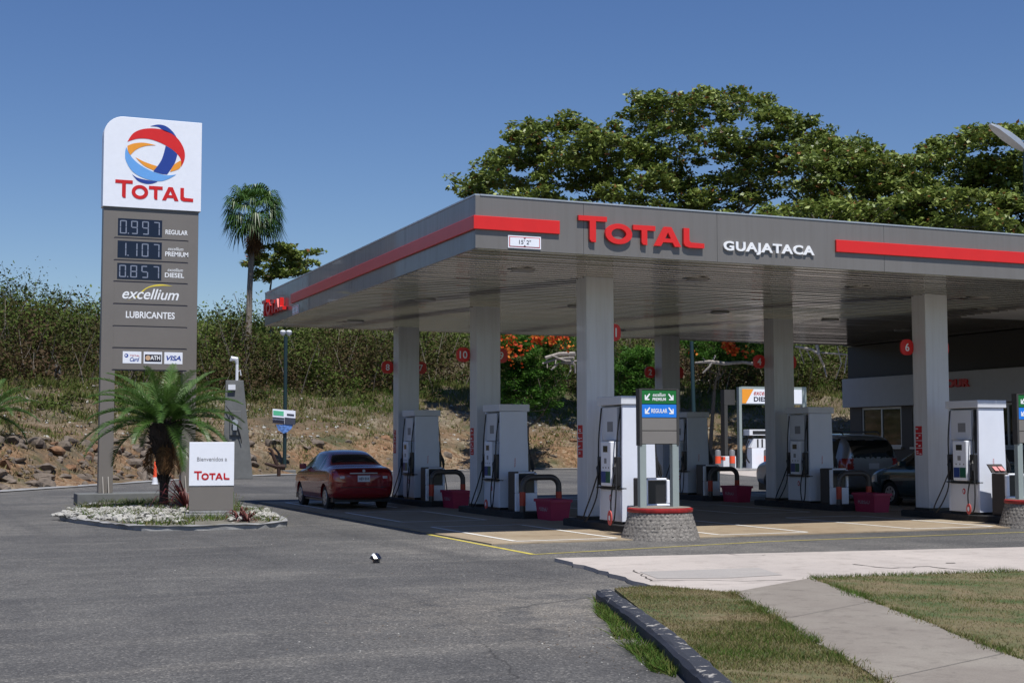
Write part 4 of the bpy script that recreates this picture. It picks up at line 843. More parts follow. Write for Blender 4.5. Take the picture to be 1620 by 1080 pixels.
# ================================================================== VEHICLES
def bool_cut(obj, cutters):
    for c in cutters:
        m = obj.modifiers.new('b', 'BOOLEAN'); m.operation = 'DIFFERENCE'; m.object = c; m.solver = 'EXACT'
    bpy.context.view_layer.update(); me = bpy.data.meshes.new_from_object(obj.evaluated_get(bpy.context.evaluated_depsgraph_get()))
    obj.modifiers.clear(); obj.data = me
    for c in cutters: bpy.data.objects.remove(c)
def make_car(name, label, loc, rz, st, paint, wheels, track, wr, glassrule, lightrule, extras=None, plate_z=.78):
    r = thing(name, label, 'car', loc, rz)
    # st rows: y, zbottom, zbelt, ztop, wbottom, wbelt, wtop
    vs = []; n = None; fs = []
    for (y, zb_, zbelt, zt_, wb, wm, wt_) in st:
        h1 = zb_+(zbelt-zb_)*.45
        half = [(0, zb_), (wb*.85, zb_), (wb, zb_+.07), (wb+(wm-wb)*.9, h1), (wm, zbelt-.10), (wm-.03, zbelt), (wt_+(wm-.03-wt_)*.5, zbelt+(zt_-zbelt)*.5), (wt_+.02, zt_-.05 if zt_-zbelt > .15 else zt_-.015), (wt_*.8, zt_), (0, zt_+.012)]
        full = half+[(-x, z) for x, z in half[-2:0:-1]]; n = len(full); vs += [(x, y, z) for x, z in full]
    m_ = len(st); fs = [(i*n+k, i*n+(k+1) % n, (i+1)*n+(k+1) % n, (i+1)*n+k) for i in range(m_-1) for k in range(n)]+[tuple(range(n))[::-1], tuple(range((m_-1)*n, m_*n))]
    b = MB(); b.add(vs, fs, True); t = b.build('tmpbody', paint); bm_ = bmesh.new(); bm_.from_mesh(t.data); bmesh.ops.recalc_face_normals(bm_, faces=bm_.faces); bm_.to_mesh(t.data); bm_.free(); s = t.modifiers.new('s', 'SUBSURF'); s.levels = 3; s.render_levels = 3
    cut = []
    for wy_ in wheels:
        for sx in (-1, 1):
            c = MB(); c.tube([(sx*(track-.16), wy_, wr+.0), (sx*(track+.35), wy_, wr)], wr+.055, 28); co = c.build('cut', paint); cut.append(co)
    bool_cut(t, cut); me = t.data
    nf = len(me.polygons); grp = {}
    co = np.array([v.co for v in me.vertices])
    for p in me.polygons:
        c = p.center; k = glassrule(c, p.normal) or lightrule(c, p.normal) or 'body'; grp.setdefault(k, []).append(p)
    objs = {}
    for k, ps in grp.items():
        idx = {}; V = []; Fq = []
        for p in ps:
            f = []
            for vi in p.vertices:
                if vi not in idx: idx[vi] = len(V); V.append(tuple(co[vi]))
                f.append(idx[vi])
            Fq.append(f)
        bb = MB(); bb.add(V, Fq, True); mt = {'body': paint, 'window': 'glass', 'windscreen': 'glass', 'rear_window': 'glass', 'tail_light': mat('tail_light_red', (.4, .02, .02), .1, coat=1), 'headlight': mat('headlight_clear', (.6, .6, .62), .1, coat=1), 'lower_trim': 'dark'}[k]
        if k in ('window', 'tail_light', 'headlight'):
            for sx in (-1, 1):
                idx = {}; V = []; Fq = []
                for p in ps:
                    if p.center.x*sx <= 0: continue
                    f = []
                    for vi in p.vertices:
                        if vi not in idx: idx[vi] = len(V); V.append(tuple(co[vi]))
                        f.append(idx[vi])
                    Fq.append(f)
                if Fq: bb = MB(); bb.add(V, Fq, True); bb.build({'window': 'side_window'}.get(k, k), mt, r)
        else: objs[k] = bb.build(k, mt, r)
    bpy.data.objects.remove(t)
    b = MB(); b.box(-track+.05, track-.05, st[1][0]+.15, st[-2][0]-.15, .2, .5); b.build('underbody', 'dark', r)
    for wy_ in wheels:
        for sx in (-1, 1):
            b = MB(); x0_ = sx*track
            b.tube([(x0_-sx*.19, wy_, wr), (x0_-sx*.17, wy_, wr), (x0_-sx*.02, wy_, wr), (x0_, wy_, wr)], [wr-.03, wr, wr, wr-.025], 28); wh = b.build('wheel', 'tyre', r)
            b = MB(); b.tube([(x0_-sx*.02, wy_, wr), (x0_+sx*.008, wy_, wr)], [wr*.66, wr*.62], 24); rim_ = b.build('rim', 'rim', wh)
            b = MB()
            for q_ in range(7):
                a = q_*2*math.pi/7; cy, cz = wy_+math.cos(a)*wr*.42, wr+math.sin(a)*wr*.42; b.tube([(x0_+sx*.004, cy, cz), (x0_+sx*.0095, cy, cz)], wr*.09, 8)
            b.build('rim_slots', 'dark', wh)
    for sx in (-1, 1):
        my = extras['mirror_y']; mz = extras['mirror_z']; mw = extras['mirror_x']; b = MB(); xx = sx*mw
        b.hexa([(min(xx, xx+sx*.2), my-.03, mz), (max(xx, xx+sx*.2), my-.03, mz), (max(xx, xx+sx*.16), my+.09, mz+.01), (min(xx, xx+sx*.16), my+.09, mz+.01), (min(xx, xx+sx*.2), my-.03, mz+.14), (max(xx, xx+sx*.2), my-.03, mz+.14), (max(xx, xx+sx*.16), my+.09, mz+.12), (min(xx, xx+sx*.16), my+.09, mz+.12)]); b.build('mirror', paint, r, bevel=.02)
    yb_ = st[0][0]
    b = MB(); b.box(-.16, .16, extras['plate_y']-.012, extras['plate_y'], plate_z, plate_z+.155); pl = b.build('number_plate', 'white', r)
    if extras.get('plate_text'):
        b = MB(); t_ = text(extras['plate_text'], 0, .02); b.mesh(t_, Matrix.Translation((-.125, extras['plate_y']-.0135, plate_z+.04)) @ FACE_Y @ fit(t_, .25, .07)); b.build('plate_lettering', 'blacktext', pl)
    return r
redp = mat('dark_red_car_paint', (.24, .006, .012), .25, .25, var=.03, coat=1)
sed = [(0, .38, .78, .86, .62, .70, .58), (.06, .30, .90, .98, .74, .79, .66), (.22, .24, .98, 1.06, .80, .835, .70), (.62, .22, .99, 1.085, .815, .845, .70), (.72, .22, .99, 1.10, .815, .845, .66), (1.18, .2, .975, 1.40, .82, .845, .53), (1.65, .2, .96, 1.475, .82, .845, .55), (2.25, .2, .95, 1.47, .82, .845, .56), (2.62, .2, .94, 1.40, .82, .845, .545), (3.28, .2, .93, 1.02, .82, .84, .66), (3.38, .2, .93, .985, .82, .835, .66), (3.85, .22, .88, .92, .8, .82, .64), (4.18, .26, .76, .80, .72, .76, .56), (4.3, .36, .60, .64, .58, .62, .48)]
def sed_glass(c, nrm):
    ax = abs(c.x); z, y = c.z, c.y
    if 1.02 < z < 1.36 and .8 < y < 1.32 and nrm.y < -.3 and ax < .60 and z > 1.06: return 'rear_window'
    if z > 1.04 and 2.55 < y < 3.2 and nrm.y > .3 and ax < .60 and z < 1.40: return 'windscreen'
    if ax > .45 and abs(nrm.x) > .45 and .99 < z < 1.37 and 1.05 < y < 3.05:
        if y < 1.34: 
            return 'window' if z < 1.0+(y-1.0)*1.0 and y > 1.12 else None
        if abs(y-1.38) < .04 or abs(y-2.12) < .04: return None
        if z < 1.38-(max(y-2.6, 0))*.72: return 'window'
    return None
def sed_light(c, nrm):
    if c.y < .34 and .70 < c.z < .92 and abs(c.x) > .50: return 'tail_light'
    if c.y > 3.85 and .58 < c.z < .78 and abs(c.x) > .42: return 'headlight'
    return None
car = make_car('parked_car', 'dark red sedan seen from behind, parked at the left edge under the canopy', (9.46, 32.02, 0), 0, sed, redp, (.78, 3.33), .80, .30, sed_glass, sed_light, dict(mirror_y=2.72, mirror_z=.98, mirror_x=.80, plate_y=.012, plate_text='HEV 014'), .70)
car.scale = (.93, .93, .95)
b = MB(); b.box(-.36, .36, -.005, .03, .895, .925); b.build('chrome_bar', 'alu', car, bevel=.005)
for sx in (-1, 1): b = MB(); b.box(min(sx*.5, sx*.62), max(sx*.5, sx*.62), .0, .09, .775, .84); b.build('reverse_light', mat('lens_clear', (.7, .68, .68), .1, coat=1), car, bevel=.01)
b = MB(); b.tube([(0, -.004, .97), (0, .03, .97)], .035, 14); b.build('badge', 'alu', car)
b = MB(); b.box(-.6, .6, -.01, .02, .56, .575); b.build('bumper_groove', 'dark', car)
silver = mat('silver_car_paint', (.38, .4, .44), .3, .5, var=.03, coat=1)
suv = [(0, .45, .95, 1.2, .72, .82, .66), (.08, .36, 1.08, 1.52, .82, .87, .66), (.2, .32, 1.1, 1.66, .86, .9, .66), (.45, .3, 1.1, 1.76, .87, .9, .67), (1.2, .28, 1.09, 1.80, .88, .9, .68), (2.2, .28, 1.08, 1.79, .88, .9, .68), (2.7, .28, 1.07, 1.72, .88, .9, .66), (3.3, .28, 1.06, 1.2, .88, .9, .72), (3.42, .28, 1.05, 1.13, .88, .9, .72), (4.1, .3, 1.0, 1.05, .86, .88, .7), (4.45, .34, .85, .9, .78, .82, .62), (4.55, .45, .65, .7, .66, .7, .5)]
def suv_glass(c, nrm):
    ax = abs(c.x)
    if c.y < .4 and 1.16 < c.z < 1.62 and nrm.y < -.3 and ax < .66: return 'rear_window'
    if c.z > 1.16 and c.y > 2.6 and nrm.y > .3 and ax < .64 and c.z < 1.7 and c.y < 3.3: return 'windscreen'
    if ax > .5 and abs(nrm.x) > .45 and 1.15 < c.z < 1.66 and .45 < c.y < 3.2:
        if abs(c.y-1.2) < .05 or abs(c.y-2.1) < .05: return None
        if c.z < 1.68-max(c.y-2.55, 0)*.75: return 'window'
    return None
def suv_light(c, nrm):
    if c.y < .3 and .85 < c.z < 1.14 and abs(c.x) > .62: return 'tail_light'
    if c.y > 4.1 and .68 < c.z < .92 and abs(c.x) > .5: return 'headlight'
    return None
sv = make_car('parked_suv', 'silver SUV with a dark rear window in shade, parked before the shop windows', (22.95, 30.7, 0), 0, suv, silver, (.85, 3.55), .86, .35, suv_glass, suv_light, dict(mirror_y=2.85, mirror_z=1.1, mirror_x=.85, plate_y=-.012), .86)
for sx in (-1, 1): b = MB(); b.tube([(sx*.58, .5, 1.76), (sx*.6, .6, 1.84), (sx*.6, 2.2, 1.85), (sx*.58, 2.3, 1.79)], .018, 6); b.build('roof_rail', 'dark', sv)
teal = mat('dark_teal_car_paint', (.015, .05, .065), .25, .3, var=.03, coat=1)
hb = [(y, a, c_, d*1.02, e, f_, g_) for (y, a, c_, d, e, f_, g_) in sed]
make_car('parked_car', 'dark teal sedan in deep shade between the column marked 6 and the silver SUV', (22.75, 25.4, 0), 0, hb, teal, (.78, 3.33), .80, .30, sed_glass, sed_light, dict(mirror_y=2.72, mirror_z=.98, mirror_x=.80, plate_y=.012), .70)


# ================================================================== VEGETATION
LEAF_BUSH = m_leaf('scrub_foliage', [(0, (.075, .05, .028)), (.25, (.065, .052, .022)), (.46, (.052, .066, .017)), (.75, (.075, .112, .022)), (1, (.125, .165, .04))], .22, .75, .1)
LEAF_ALM = m_leaf('broad_leaf', [(0, (.24, .10, .04)), (.05, (.08, .10, .026)), (.35, (.115, .165, .035)), (.7, (.215, .27, .06)), (1, (.42, .46, .16))], .22, .42, .4)
LEAF_FERN = m_leaf('feathery_leaf', [(0, (.03, .08, .012)), (.6, (.05, .13, .015)), (1, (.10, .20, .03))], .35, .6, .2)
FLOWER = m_leaf('orange_blossom', [(0, (.38, .035, .01)), (.6, (.62, .085, .02)), (1, (.6, .25, .04))], .3, .6, .2)
PALM = m_leaf('palm_leaflet', [(0, (.03, .07, .012)), (.6, (.055, .12, .022)), (1, (.12, .2, .05))], .25, .4, .45)
DRYP = m_leaf('dead_palm_leaf', [(0, (.10, .05, .025)), (.6, (.2, .11, .05)), (1, (.4, .2, .09))], .2, .8, .1)
GRASSM = m_leaf('grass_blade', [(0, (.27, .2, .12)), (.3, (.2, .165, .08)), (.5, (.12, .13, .035)), (.75, (.06, .12, .018)), (1, (.09, .17, .03))], .3, .7, .15)
CORD = m_leaf('maroon_leaf', [(0, (.05, .012, .015)), (.7, (.13, .03, .03)), (1, (.3, .17, .13))], .2, .5, .3)

def inpoly(px, py, P):
    c = np.zeros(np.shape(px), bool); n = len(P)
    for i in range(n):
        x1, y1 = P[i]; x2, y2 = P[(i+1) % n]
        c ^= ((y1 > py) != (y2 > py)) & (px < (x2-x1)*(py-y1)/((y2-y1) if y2 != y1 else 1e-9)+x1)
    return c
def pinY(px, py, D):       # world points at horizontal range D
    px = np.asarray(px, float); py = np.asarray(py, float); D = np.broadcast_to(D, px.shape)
    d = F[None]+Rv[None]*((px-810)/FL)[:, None]-Uv[None]*((py-540)/FL)[:, None]; s = D/np.hypot(d[:, 0], d[:, 1]); return d*s[:, None]+np.array([0, 0, CH])
# --- thicket on the hillside: a mass nobody could count
def thicket():
    C = []; Rr = []
    tries = 0
    while len(C) < 620 and tries < 60000:
        tries += 1; px = random.uniform(-260, 1900); D = random.uniform(55, 128); p = pinY([px], [600], D)[0]; e = float(edge_e(p[0], p[1]))
        if not (16.5+1.8*math.sin(px*.03)+1.5*math.sin(px*.011) < e < 50): continue
        dens = 1 if e < 32 else .6
        if random.random() > dens: continue
        r = random.uniform(1.3, 2.5); 
        if any((p[0]-c[0])**2+(p[1]-c[1])**2 < (1.15)**2 for c in C): continue
        C.append((p[0], p[1], float(hill_z(p[0], p[1])))); Rr.append((r, (random.uniform(1.8, 3.3) if e < 24 else random.uniform(1.6, 3.1))+1.0*math.sin(p[0]*.37)*math.sin(p[1]*.29+1)+random.choice((0, 0, .9, -.5))))
    for _ in range(46):
        px = random.uniform(-200, 1500); D = random.uniform(80, 112); p = pinY([px], [600], D)[0]; e = float(edge_e(p[0], p[1]))
        if 24 < e < 44: C.append((p[0], p[1], float(hill_z(p[0], p[1])))); Rr.append((random.uniform(1.4, 2.8), random.uniform(3.2, 4.9)))
    V = []; rn = []
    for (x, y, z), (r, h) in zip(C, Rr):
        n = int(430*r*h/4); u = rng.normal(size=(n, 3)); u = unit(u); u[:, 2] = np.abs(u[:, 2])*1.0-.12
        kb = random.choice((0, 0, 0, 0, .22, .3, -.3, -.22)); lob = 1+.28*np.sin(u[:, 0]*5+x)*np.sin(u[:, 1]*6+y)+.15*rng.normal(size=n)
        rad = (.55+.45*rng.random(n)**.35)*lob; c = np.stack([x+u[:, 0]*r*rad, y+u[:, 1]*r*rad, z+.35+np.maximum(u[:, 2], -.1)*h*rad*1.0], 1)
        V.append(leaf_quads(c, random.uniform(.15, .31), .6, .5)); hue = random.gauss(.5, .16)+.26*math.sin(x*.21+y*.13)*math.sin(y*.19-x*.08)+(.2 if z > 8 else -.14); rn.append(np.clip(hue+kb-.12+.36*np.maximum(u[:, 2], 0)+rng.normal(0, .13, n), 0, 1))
    for _ in range(260):      # low scattered bushes in front of the mass
        px = random.uniform(-150, 1500); D = random.uniform(55, 100); p = pinY([px], [620], D)[0]; e = float(edge_e(p[0], p[1]))
        if not 9 < e < 17.5 or random.random() > (e-7)/10: continue
        r = random.uniform(.4, 1.0); n = int(170*r); u = unit(rng.normal(size=(n, 3))); z = float(hill_z(p[0], p[1])); c = np.stack([p[0]+u[:, 0]*r, p[1]+u[:, 1]*r, z+np.abs(u[:, 2])*r*.9*rng.random(n)], 1)
        V.append(leaf_quads(c, .24, .5, .45)); rn.append(np.clip(rng.normal(random.uniform(.15, .8), .14, n), 0, 1))
    # stray sprigs above the skyline
    for (x, y, z), (r, h) in random.sample(list(zip(C, Rr)), 130):
        for _ in range(3):
            n = 26; t = rng.random(n); hx, hy = random.uniform(-1, 1)*r*.6, random.uniform(-1, 1)*r*.6; c = np.stack([x+hx+t*hx*.5+rng.normal(0, .13, n), y+hy+rng.normal(0, .13, n), z+h*.75+t*random.uniform(.6, 1.5)], 1)
            V.append(leaf_quads(c, .24, .4, .4)); rn.append(np.clip(rng.normal(.6, .18, n), 0, 1))
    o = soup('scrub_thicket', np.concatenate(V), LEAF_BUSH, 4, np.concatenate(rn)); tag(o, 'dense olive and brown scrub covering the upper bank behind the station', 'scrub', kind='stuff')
    b = MB()
    for (x, y, z), (r, h) in random.sample(list(zip(C, Rr)), 420):
        for _ in range(random.randint(2, 5)):
            a = random.uniform(0, 6.28); l = random.uniform(.6, 1.15)*h; x0, y0 = x+random.uniform(-r, r)*.8, y+random.uniform(-r, r)*.8-.3; tx, ty = math.cos(a)*l*.4, math.sin(a)*l*.4
            b.tube([(x0, y0, z-.1), (x0+tx*.5+random.uniform(-.1, .1), y0+ty*.5, z+l*.5), (x0+tx, y0+ty, z+l)], [.035, .025, .01], 4, False)
    tag(b.build('scrub_stems', mat('pale_stem', (.17, .145, .12), .8, var=.4)), 'tangle of thin pale bare stems standing through the scrub', 'stems', kind='stuff')
    return
thicket()
# --- dry grass on the slope
def blades(name, P, hgt, wid, rn, m, lean=.5):
    N = len(P); a = rng.random(N)*6.283; d = np.stack([np.cos(a), np.sin(a), np.zeros(N)], 1); ln = rng.normal(0, lean, (N, 2)); h = hgt*(.5+rng.random(N))
    V = np.empty((N, 3, 3)); V[:, 0] = P-d*wid/2; V[:, 1] = P+d*wid/2; V[:, 2] = P+np.stack([ln[:, 0]*h, ln[:, 1]*h, h], 1); return V.reshape(-1, 3)
def slope_grass():
    N = 90000; px = rng.uniform(-120, 1750, N); D = rng.uniform(44, 108, N); p = pinY(px, np.full(N, 650.), D); e = edge_e(p[:, 0], p[:, 1]); k = (e > .8) & (e < 24); p = p[k]; e = e[k]
    nz = np.sin(p[:, 0]*.5+p[:, 1]*.2)*np.sin(p[:, 1]*.43)+.5*np.sin(p[:, 0]*1.7)*np.sin(p[:, 1]*1.3+.7); keep = (rng.random(len(p)) < np.clip(.12+(e/18)**1.5+.35*nz+.45*(e < 4), .05, 1)); p, e, nz = p[keep], e[keep], nz[keep]
    p[:, 2] = hill_z(p[:, 0], p[:, 1])-.03; rn = np.clip(.22+.022*e+.16*nz+rng.normal(0, .13, len(p)), 0, 1); h = .10+.017*np.clip(e, 0, 22)
    V = []; 
    for _ in range(3):
        q = p+np.concatenate([rng.normal(0, .13, (len(p), 2)), np.zeros((len(p), 1))], 1); V.append(blades('', q, h, .07, rn, None, .45))
    o = soup('slope_grass', np.concatenate(V), GRASSM, 3, np.tile(rn, 3)); tag(o, 'dry tufted grass over the bank between the rocks and the scrub', 'grass', kind='stuff')
slope_grass()
# --- rocks
ICO = None
def ico():
    global ICO
    if ICO is None:
        bm = bmesh.new(); bmesh.ops.create_icosphere(bm, subdivisions=2, radius=1); bm.verts.ensure_lookup_table(); ICO = (np.array([v.co[:] for v in bm.verts]), np.array([[v.index for v in f.verts] for f in bm.faces])); bm.free()
    return ICO
def rocks(name, items, mats, label, cat, parent=None):
    v, f = ico(); VV = []; FF = []; MI = []; o = 0
    for (x, y, z, s, mi) in items:
        q = v.copy(); a = rng.normal(size=(10, 3)); a = unit(a)
        for k in range(10):     # planar cuts make it angular
            d = q @ a[k]; lim = rng.uniform(.4, .85); q -= np.maximum(d-lim, 0)[:, None]*a[k]
        q *= np.array([rng.uniform(.8, 1.4), rng.uniform(.7, 1.2), rng.uniform(.5, .8)])*s; th = rng.random()*6.28; c_, s_ = math.cos(th), math.sin(th); q = q @ np.array([[c_, s_, 0], [-s_, c_, 0], [0, 0, 1]])
        VV.append(q+np.array([x, y, z])); FF.append(f+o); MI += [mi]*len(f); o += len(q)
    me = bpy.data.meshes.new(name); me.from_pydata(np.concatenate(VV).tolist(), [], np.concatenate(FF).tolist())
    for m in mats: me.materials.append(M[m] if isinstance(m, str) else m)
    me.polygons.foreach_set('material_index', MI); ob_ = bpy.data.objects.new(name, me); COL.objects.link(ob_); tag(ob_, label, cat, kind='stuff'); return ob_
it = []
while len(it) < 3000:
    px = random.uniform(-60, 1400); D = random.uniform(46, 92); p = pinY([px], [700], D)[0]; e = float(edge_e(p[0], p[1]))
    if .3 < e < 3.4 and ((px < 400 and random.random() < .62) or random.random() < .14): s_ = random.choice((.04, .05, .07, .07, .1, .13, .18, .26, .4)); it.append((p[0], p[1], float(hill_z(p[0], p[1]))+s_*.1, s_, 0 if random.random() < .82 else 1))
    elif 3.4 < e < 17 and random.random() < .4: s_ = random.uniform(.03, .12); it.append((p[0], p[1], float(hill_z(p[0], p[1])), s_, random.choice((0, 1, 2, 2))))
rocks('bank_rocks', it, ['rock', 'orangerock', 'stonewhite'], 'loose brown and orange rocks tumbled along the foot of the bank', 'rocks')
# gutter along the bank
b = MB()
for a, c in zip([e_.to_3d() for e_ in EDGE[:-1]], [e_.to_3d() for e_ in EDGE[1:]]):
    d = (c-a).normalized(); nn = Vector((-d.y, d.x, 0)); b.add([a-nn*.25+Vector((0, 0, .03)), c-nn*.25+Vector((0, 0, .03)), c+nn*.35+Vector((0, 0, .05)), a+nn*.35+Vector((0, 0, .05))], [(0, 1, 2, 3)]); 
tag(b.build('gutter', 'kerb'), kind='structure')
# white stones on the island bed
it = []
ipx = np.array([(p[0], p[1]) for p in isp])
sp = [G(*q) for q in ((84, 823), (140, 829), (230, 836), (290, 835), (300, 812), (230, 808), (150, 812), (110, 815))]; sp = [(p.x, p.y) for p in sp]
sp2 = [G(*q) for q in ((362, 833), (440, 829), (425, 815), (366, 818))]; sp2 = [(p.x, p.y) for p in sp2]
for P, cnt in ((sp, 900), (sp2, 130)):
    xs_ = [p[0] for p in P]; ys_ = [p[1] for p in P]; n_ = 0
    while n_ < cnt:
        x, y = random.uniform(min(xs_), max(xs_)), random.uniform(min(ys_), max(ys_))
        if inpoly(x, y, P): it.append((x, y, .10+random.random()*.05, random.choice((.025, .035, .045, .05, .065, .09)), 0)); n_ += 1
q = G(372, 834); it += [(q.x, q.y, .05, .08, 0), (q.x+.2, q.y+.4, .15, .07, 0)]
rocks('white_stones', it, ['stonewhite'], 'white landscaping stones heaped in the bed of the welcome sign', 'stones')

# --- broadleaf trees
def tree(name, label, poly, D, ncl, lsize, base_px, group=None, R=1.5, leafn=230, leafm=None, flat=.3, depth=3.6, trunk_r=.3, mind=15, flowers=None, hue=.5, bark='bark'):
    P = np.array(poly, float); cl = []; t = 0; minx, maxx, miny, maxy = P[:, 0].min(), P[:, 0].max(), P[:, 1].min(), P[:, 1].max()
    while len(cl) < ncl and t < 6000:
        t += 1; x, y = random.uniform(minx, maxx), random.uniform(miny, maxy)
        if inpoly(x, y, poly) and all((x-c[0])**2+((y-c[1])*1.5)**2 < 1e9 and (x-c[0])**2+((y-c[1])*1.5)**2 > mind**2 for c in cl): cl.append((x, y))
    for (ax, ay), (bx_, by_) in zip(poly, poly[1:]+poly[:1]):      # smaller clusters along the visible outline keep the crown's real profile
        if max(ay, by_) > 330: continue
        L = math.hypot(bx_-ax, by_-ay); mx_, my_ = P[:, 0].mean(), P[:, 1].mean()
        for q_ in range(max(1, int(L/17))):
            t_ = (q_+random.random())/max(1, int(L/17)); x, y = ax+(bx_-ax)*t_, ay+(by_-ay)*t_; d_ = math.hypot(mx_-x, my_-y); ins = 9*R*(FL/D/25)*random.uniform(.5, 1.5); cl.append((x+(mx_-x)/d_*ins, y+abs(my_-y)/d_*ins))
    nin = ncl
    dj = [random.uniform(-depth, depth) for _ in cl]; W = pinY([c[0] for c in cl], [c[1] for c in cl], D+np.array(dj))
    bp = pinY([base_px], [600], D)[0]; bz = float(hill_z(bp[0], bp[1])); root = thing(name, label, 'tree', (bp[0], bp[1], bz-.1), 0, group); off = np.array([bp[0], bp[1], bz-.1])
    top = W[:, 2].max()-bz; fork = Vector((random.uniform(-.4, .4), random.uniform(-.4, .4), max(1.2, (W[:, 2].min()-bz)*.75)))
    b = MB(); b.tube([(0, 0, 0), (fork.x*.4, fork.y*.5, fork.z*.5), tuple(fork)], [trunk_r*1.25, trunk_r, trunk_r*.85], 10)
    order = sorted(range(len(cl)), key=lambda k: np.linalg.norm(W[k]-off-np.array(fork))); nodes = [(fork, trunk_r*.8)]
    for k in order:
        q = Vector(W[k]-off); q.z -= .25
        best = min(nodes, key=lambda nd: (nd[0]-q).length+(3 if nd[0].z > q.z+.3 else 0)); n0, r0 = best; L = (q-n0).length; r1 = max(.025, r0*.62)
        mid = n0.lerp(q, .5)+Vector((random.uniform(-.12, .12)*L, random.uniform(-.12, .12)*L, -.06*L)); b.tube([n0, mid, q], [r0*.8, (r0*.8+r1)/2, r1*.7], 5, False); nodes.append((q, r1)); 
        if L > 1.5: nodes.append((mid, (r0*.8+r1)/2))
    b.build('trunk', bark, root)
    V = []; rn = []
    for k, c in enumerate(W):
        rr = R*(random.uniform(.65, 1.2) if k < nin else random.uniform(.45, .75)); n = int(leafn*rr*rr/(R*R)); sub = 5+int(rr*3); u = unit(rng.normal(size=(sub, 3)))*rng.uniform(.35, 1, (sub, 1)); u[:, 2] *= flat; sc = c-off+u*rr
        pick = rng.integers(0, sub, n); q = sc[pick]+unit(rng.normal(size=(n, 3)))*(rng.random((n, 1))**.5)*np.array([rr*.42, rr*.42, rr*.22])
        V.append(leaf_quads(q, lsize, 1.0, .55)); rn.append(np.clip(rng.normal(hue, .2, n)+.12*random.uniform(-1, 1), 0.051, 1)*(rng.random(n) > .03))
    soup('crown', np.concatenate(V), leafm or LEAF_ALM, 4, np.concatenate(rn), root)
    if flowers:
        V = []; 
        for (fx, fy, fr, fn) in flowers:
            c = pinY([fx], [fy], D-depth-1.0)[0]-off; q = c+unit(rng.normal(size=(fn, 3)))*rng.random((fn, 1))**.5*np.array([fr, fr*.8, fr*.6]); V.append(leaf_quads(q, .2, .3, .8))
        soup('blossom', np.concatenate(V), FLOWER, 4, None, root)
    return root
TG = 'tall broadleaf trees behind the canopy'
tree('almond_tree', 'left broadleaf tree above the canopy corner, its lowest tier reaching farthest left', [(728, 296), (748, 288), (768, 262), (778, 250), (790, 228), (798, 210), (835, 200), (880, 190), (915, 188), (935, 205), (962, 196), (958, 212), (1000, 222), (1040, 246), (1060, 300), (1060, 350), (900, 350), (770, 345)], 88, 92, .34, 930, TG, mind=15, leafn=300)
tree('almond_tree', 'tallest broadleaf tree above the red lettering of the canopy', [(992, 176), (1015, 155), (1060, 148), (1105, 140), (1150, 148), (1205, 146), (1215, 165), (1255, 178), (1300, 208), (1322, 222), (1310, 240), (1275, 250), (1290, 290), (1300, 350), (1262, 350), (1235, 300), (1200, 292), (1185, 350), (1080, 350), (1060, 290), (1035, 240)], 92, 96, .34, 1236, TG, mind=16, leafn=290, trunk_r=.38)
tree('almond_tree', 'smaller broadleaf tree in the dip right of the tallest tree', [(1280, 225), (1310, 228), (1342, 220), (1362, 226), (1385, 243), (1425, 246), (1438, 270), (1440, 370), (1280, 350), (1285, 290)], 86, 60, .34, 1370, TG, mind=14, leafn=290)
tree('almond_tree', 'dense broadleaf tree at the right edge behind the street light', [(1450, 232), (1470, 225), (1500, 215), (1545, 205), (1590, 204), (1640, 212), (1720, 240), (1760, 330), (1740, 400), (1440, 380), (1425, 300), (1448, 268)], 84, 125, .34, 1580, TG, mind=14, leafn=310)
tree('almond_tree', 'low leafy tree filling the gap above the right red stripe', [(1200, 330), (1300, 322), (1400, 310), (1470, 300), (1600, 310), (1640, 420), (1200, 400)], 80, 62, .34, 1480, TG, mind=15)
tree('almond_tree', 'small tree with level branches right of the fan palm on the hilltop', [(408, 392), (440, 384), (470, 388), (505, 402), (490, 420), (520, 425), (470, 440), (400, 440), (392, 418)], 104, 34, .34, 430, None, R=1.0, leafn=150, mind=9, depth=2.2, trunk_r=.14)
tree('flame_tree', 'flame tree with orange blossom left of the column marked 11', [(775, 535), (830, 522), (905, 528), (905, 560), (880, 600), (860, 650), (800, 655), (775, 640)], 80, 62, .17, 830, None, R=1.15, leafn=420, leafm=LEAF_FERN, mind=9, depth=2.2, trunk_r=.12,
     flowers=[(790, 533, 1.1, 75), (808, 545, 1.1, 45), (798, 560, .9, 40), (850, 537, .5, 55), (870, 540, .6, 25), (885, 535, .6, 45), (830, 550, .8, 18), (900, 548, .6, 14), (820, 570, .9, 12)])
tree('flame_tree', 'flame tree with a bright orange bloom between the columns marked 2 and 4', [(1085, 535), (1140, 528), (1215, 532), (1212, 570), (1150, 575), (1090, 565)], 84, 34, .17, 1120, None, R=1.0, leafn=330, leafm=LEAF_FERN, mind=9, depth=2, trunk_r=.12, flowers=[(1152, 545, .5, 90), (1160, 555, .45, 55), (1183, 556, .55, 16), (1100, 560, .4, 6)])
tree('green_shrub', 'bright green feathery shrub right of the column marked 11', [(975, 555), (1010, 548), (1036, 556), (1036, 600), (1005, 622), (975, 620)], 80, 26, .17, 1003, None, R=1.0, leafn=330, leafm=LEAF_FERN, mind=9, depth=1.5, trunk_r=.09)
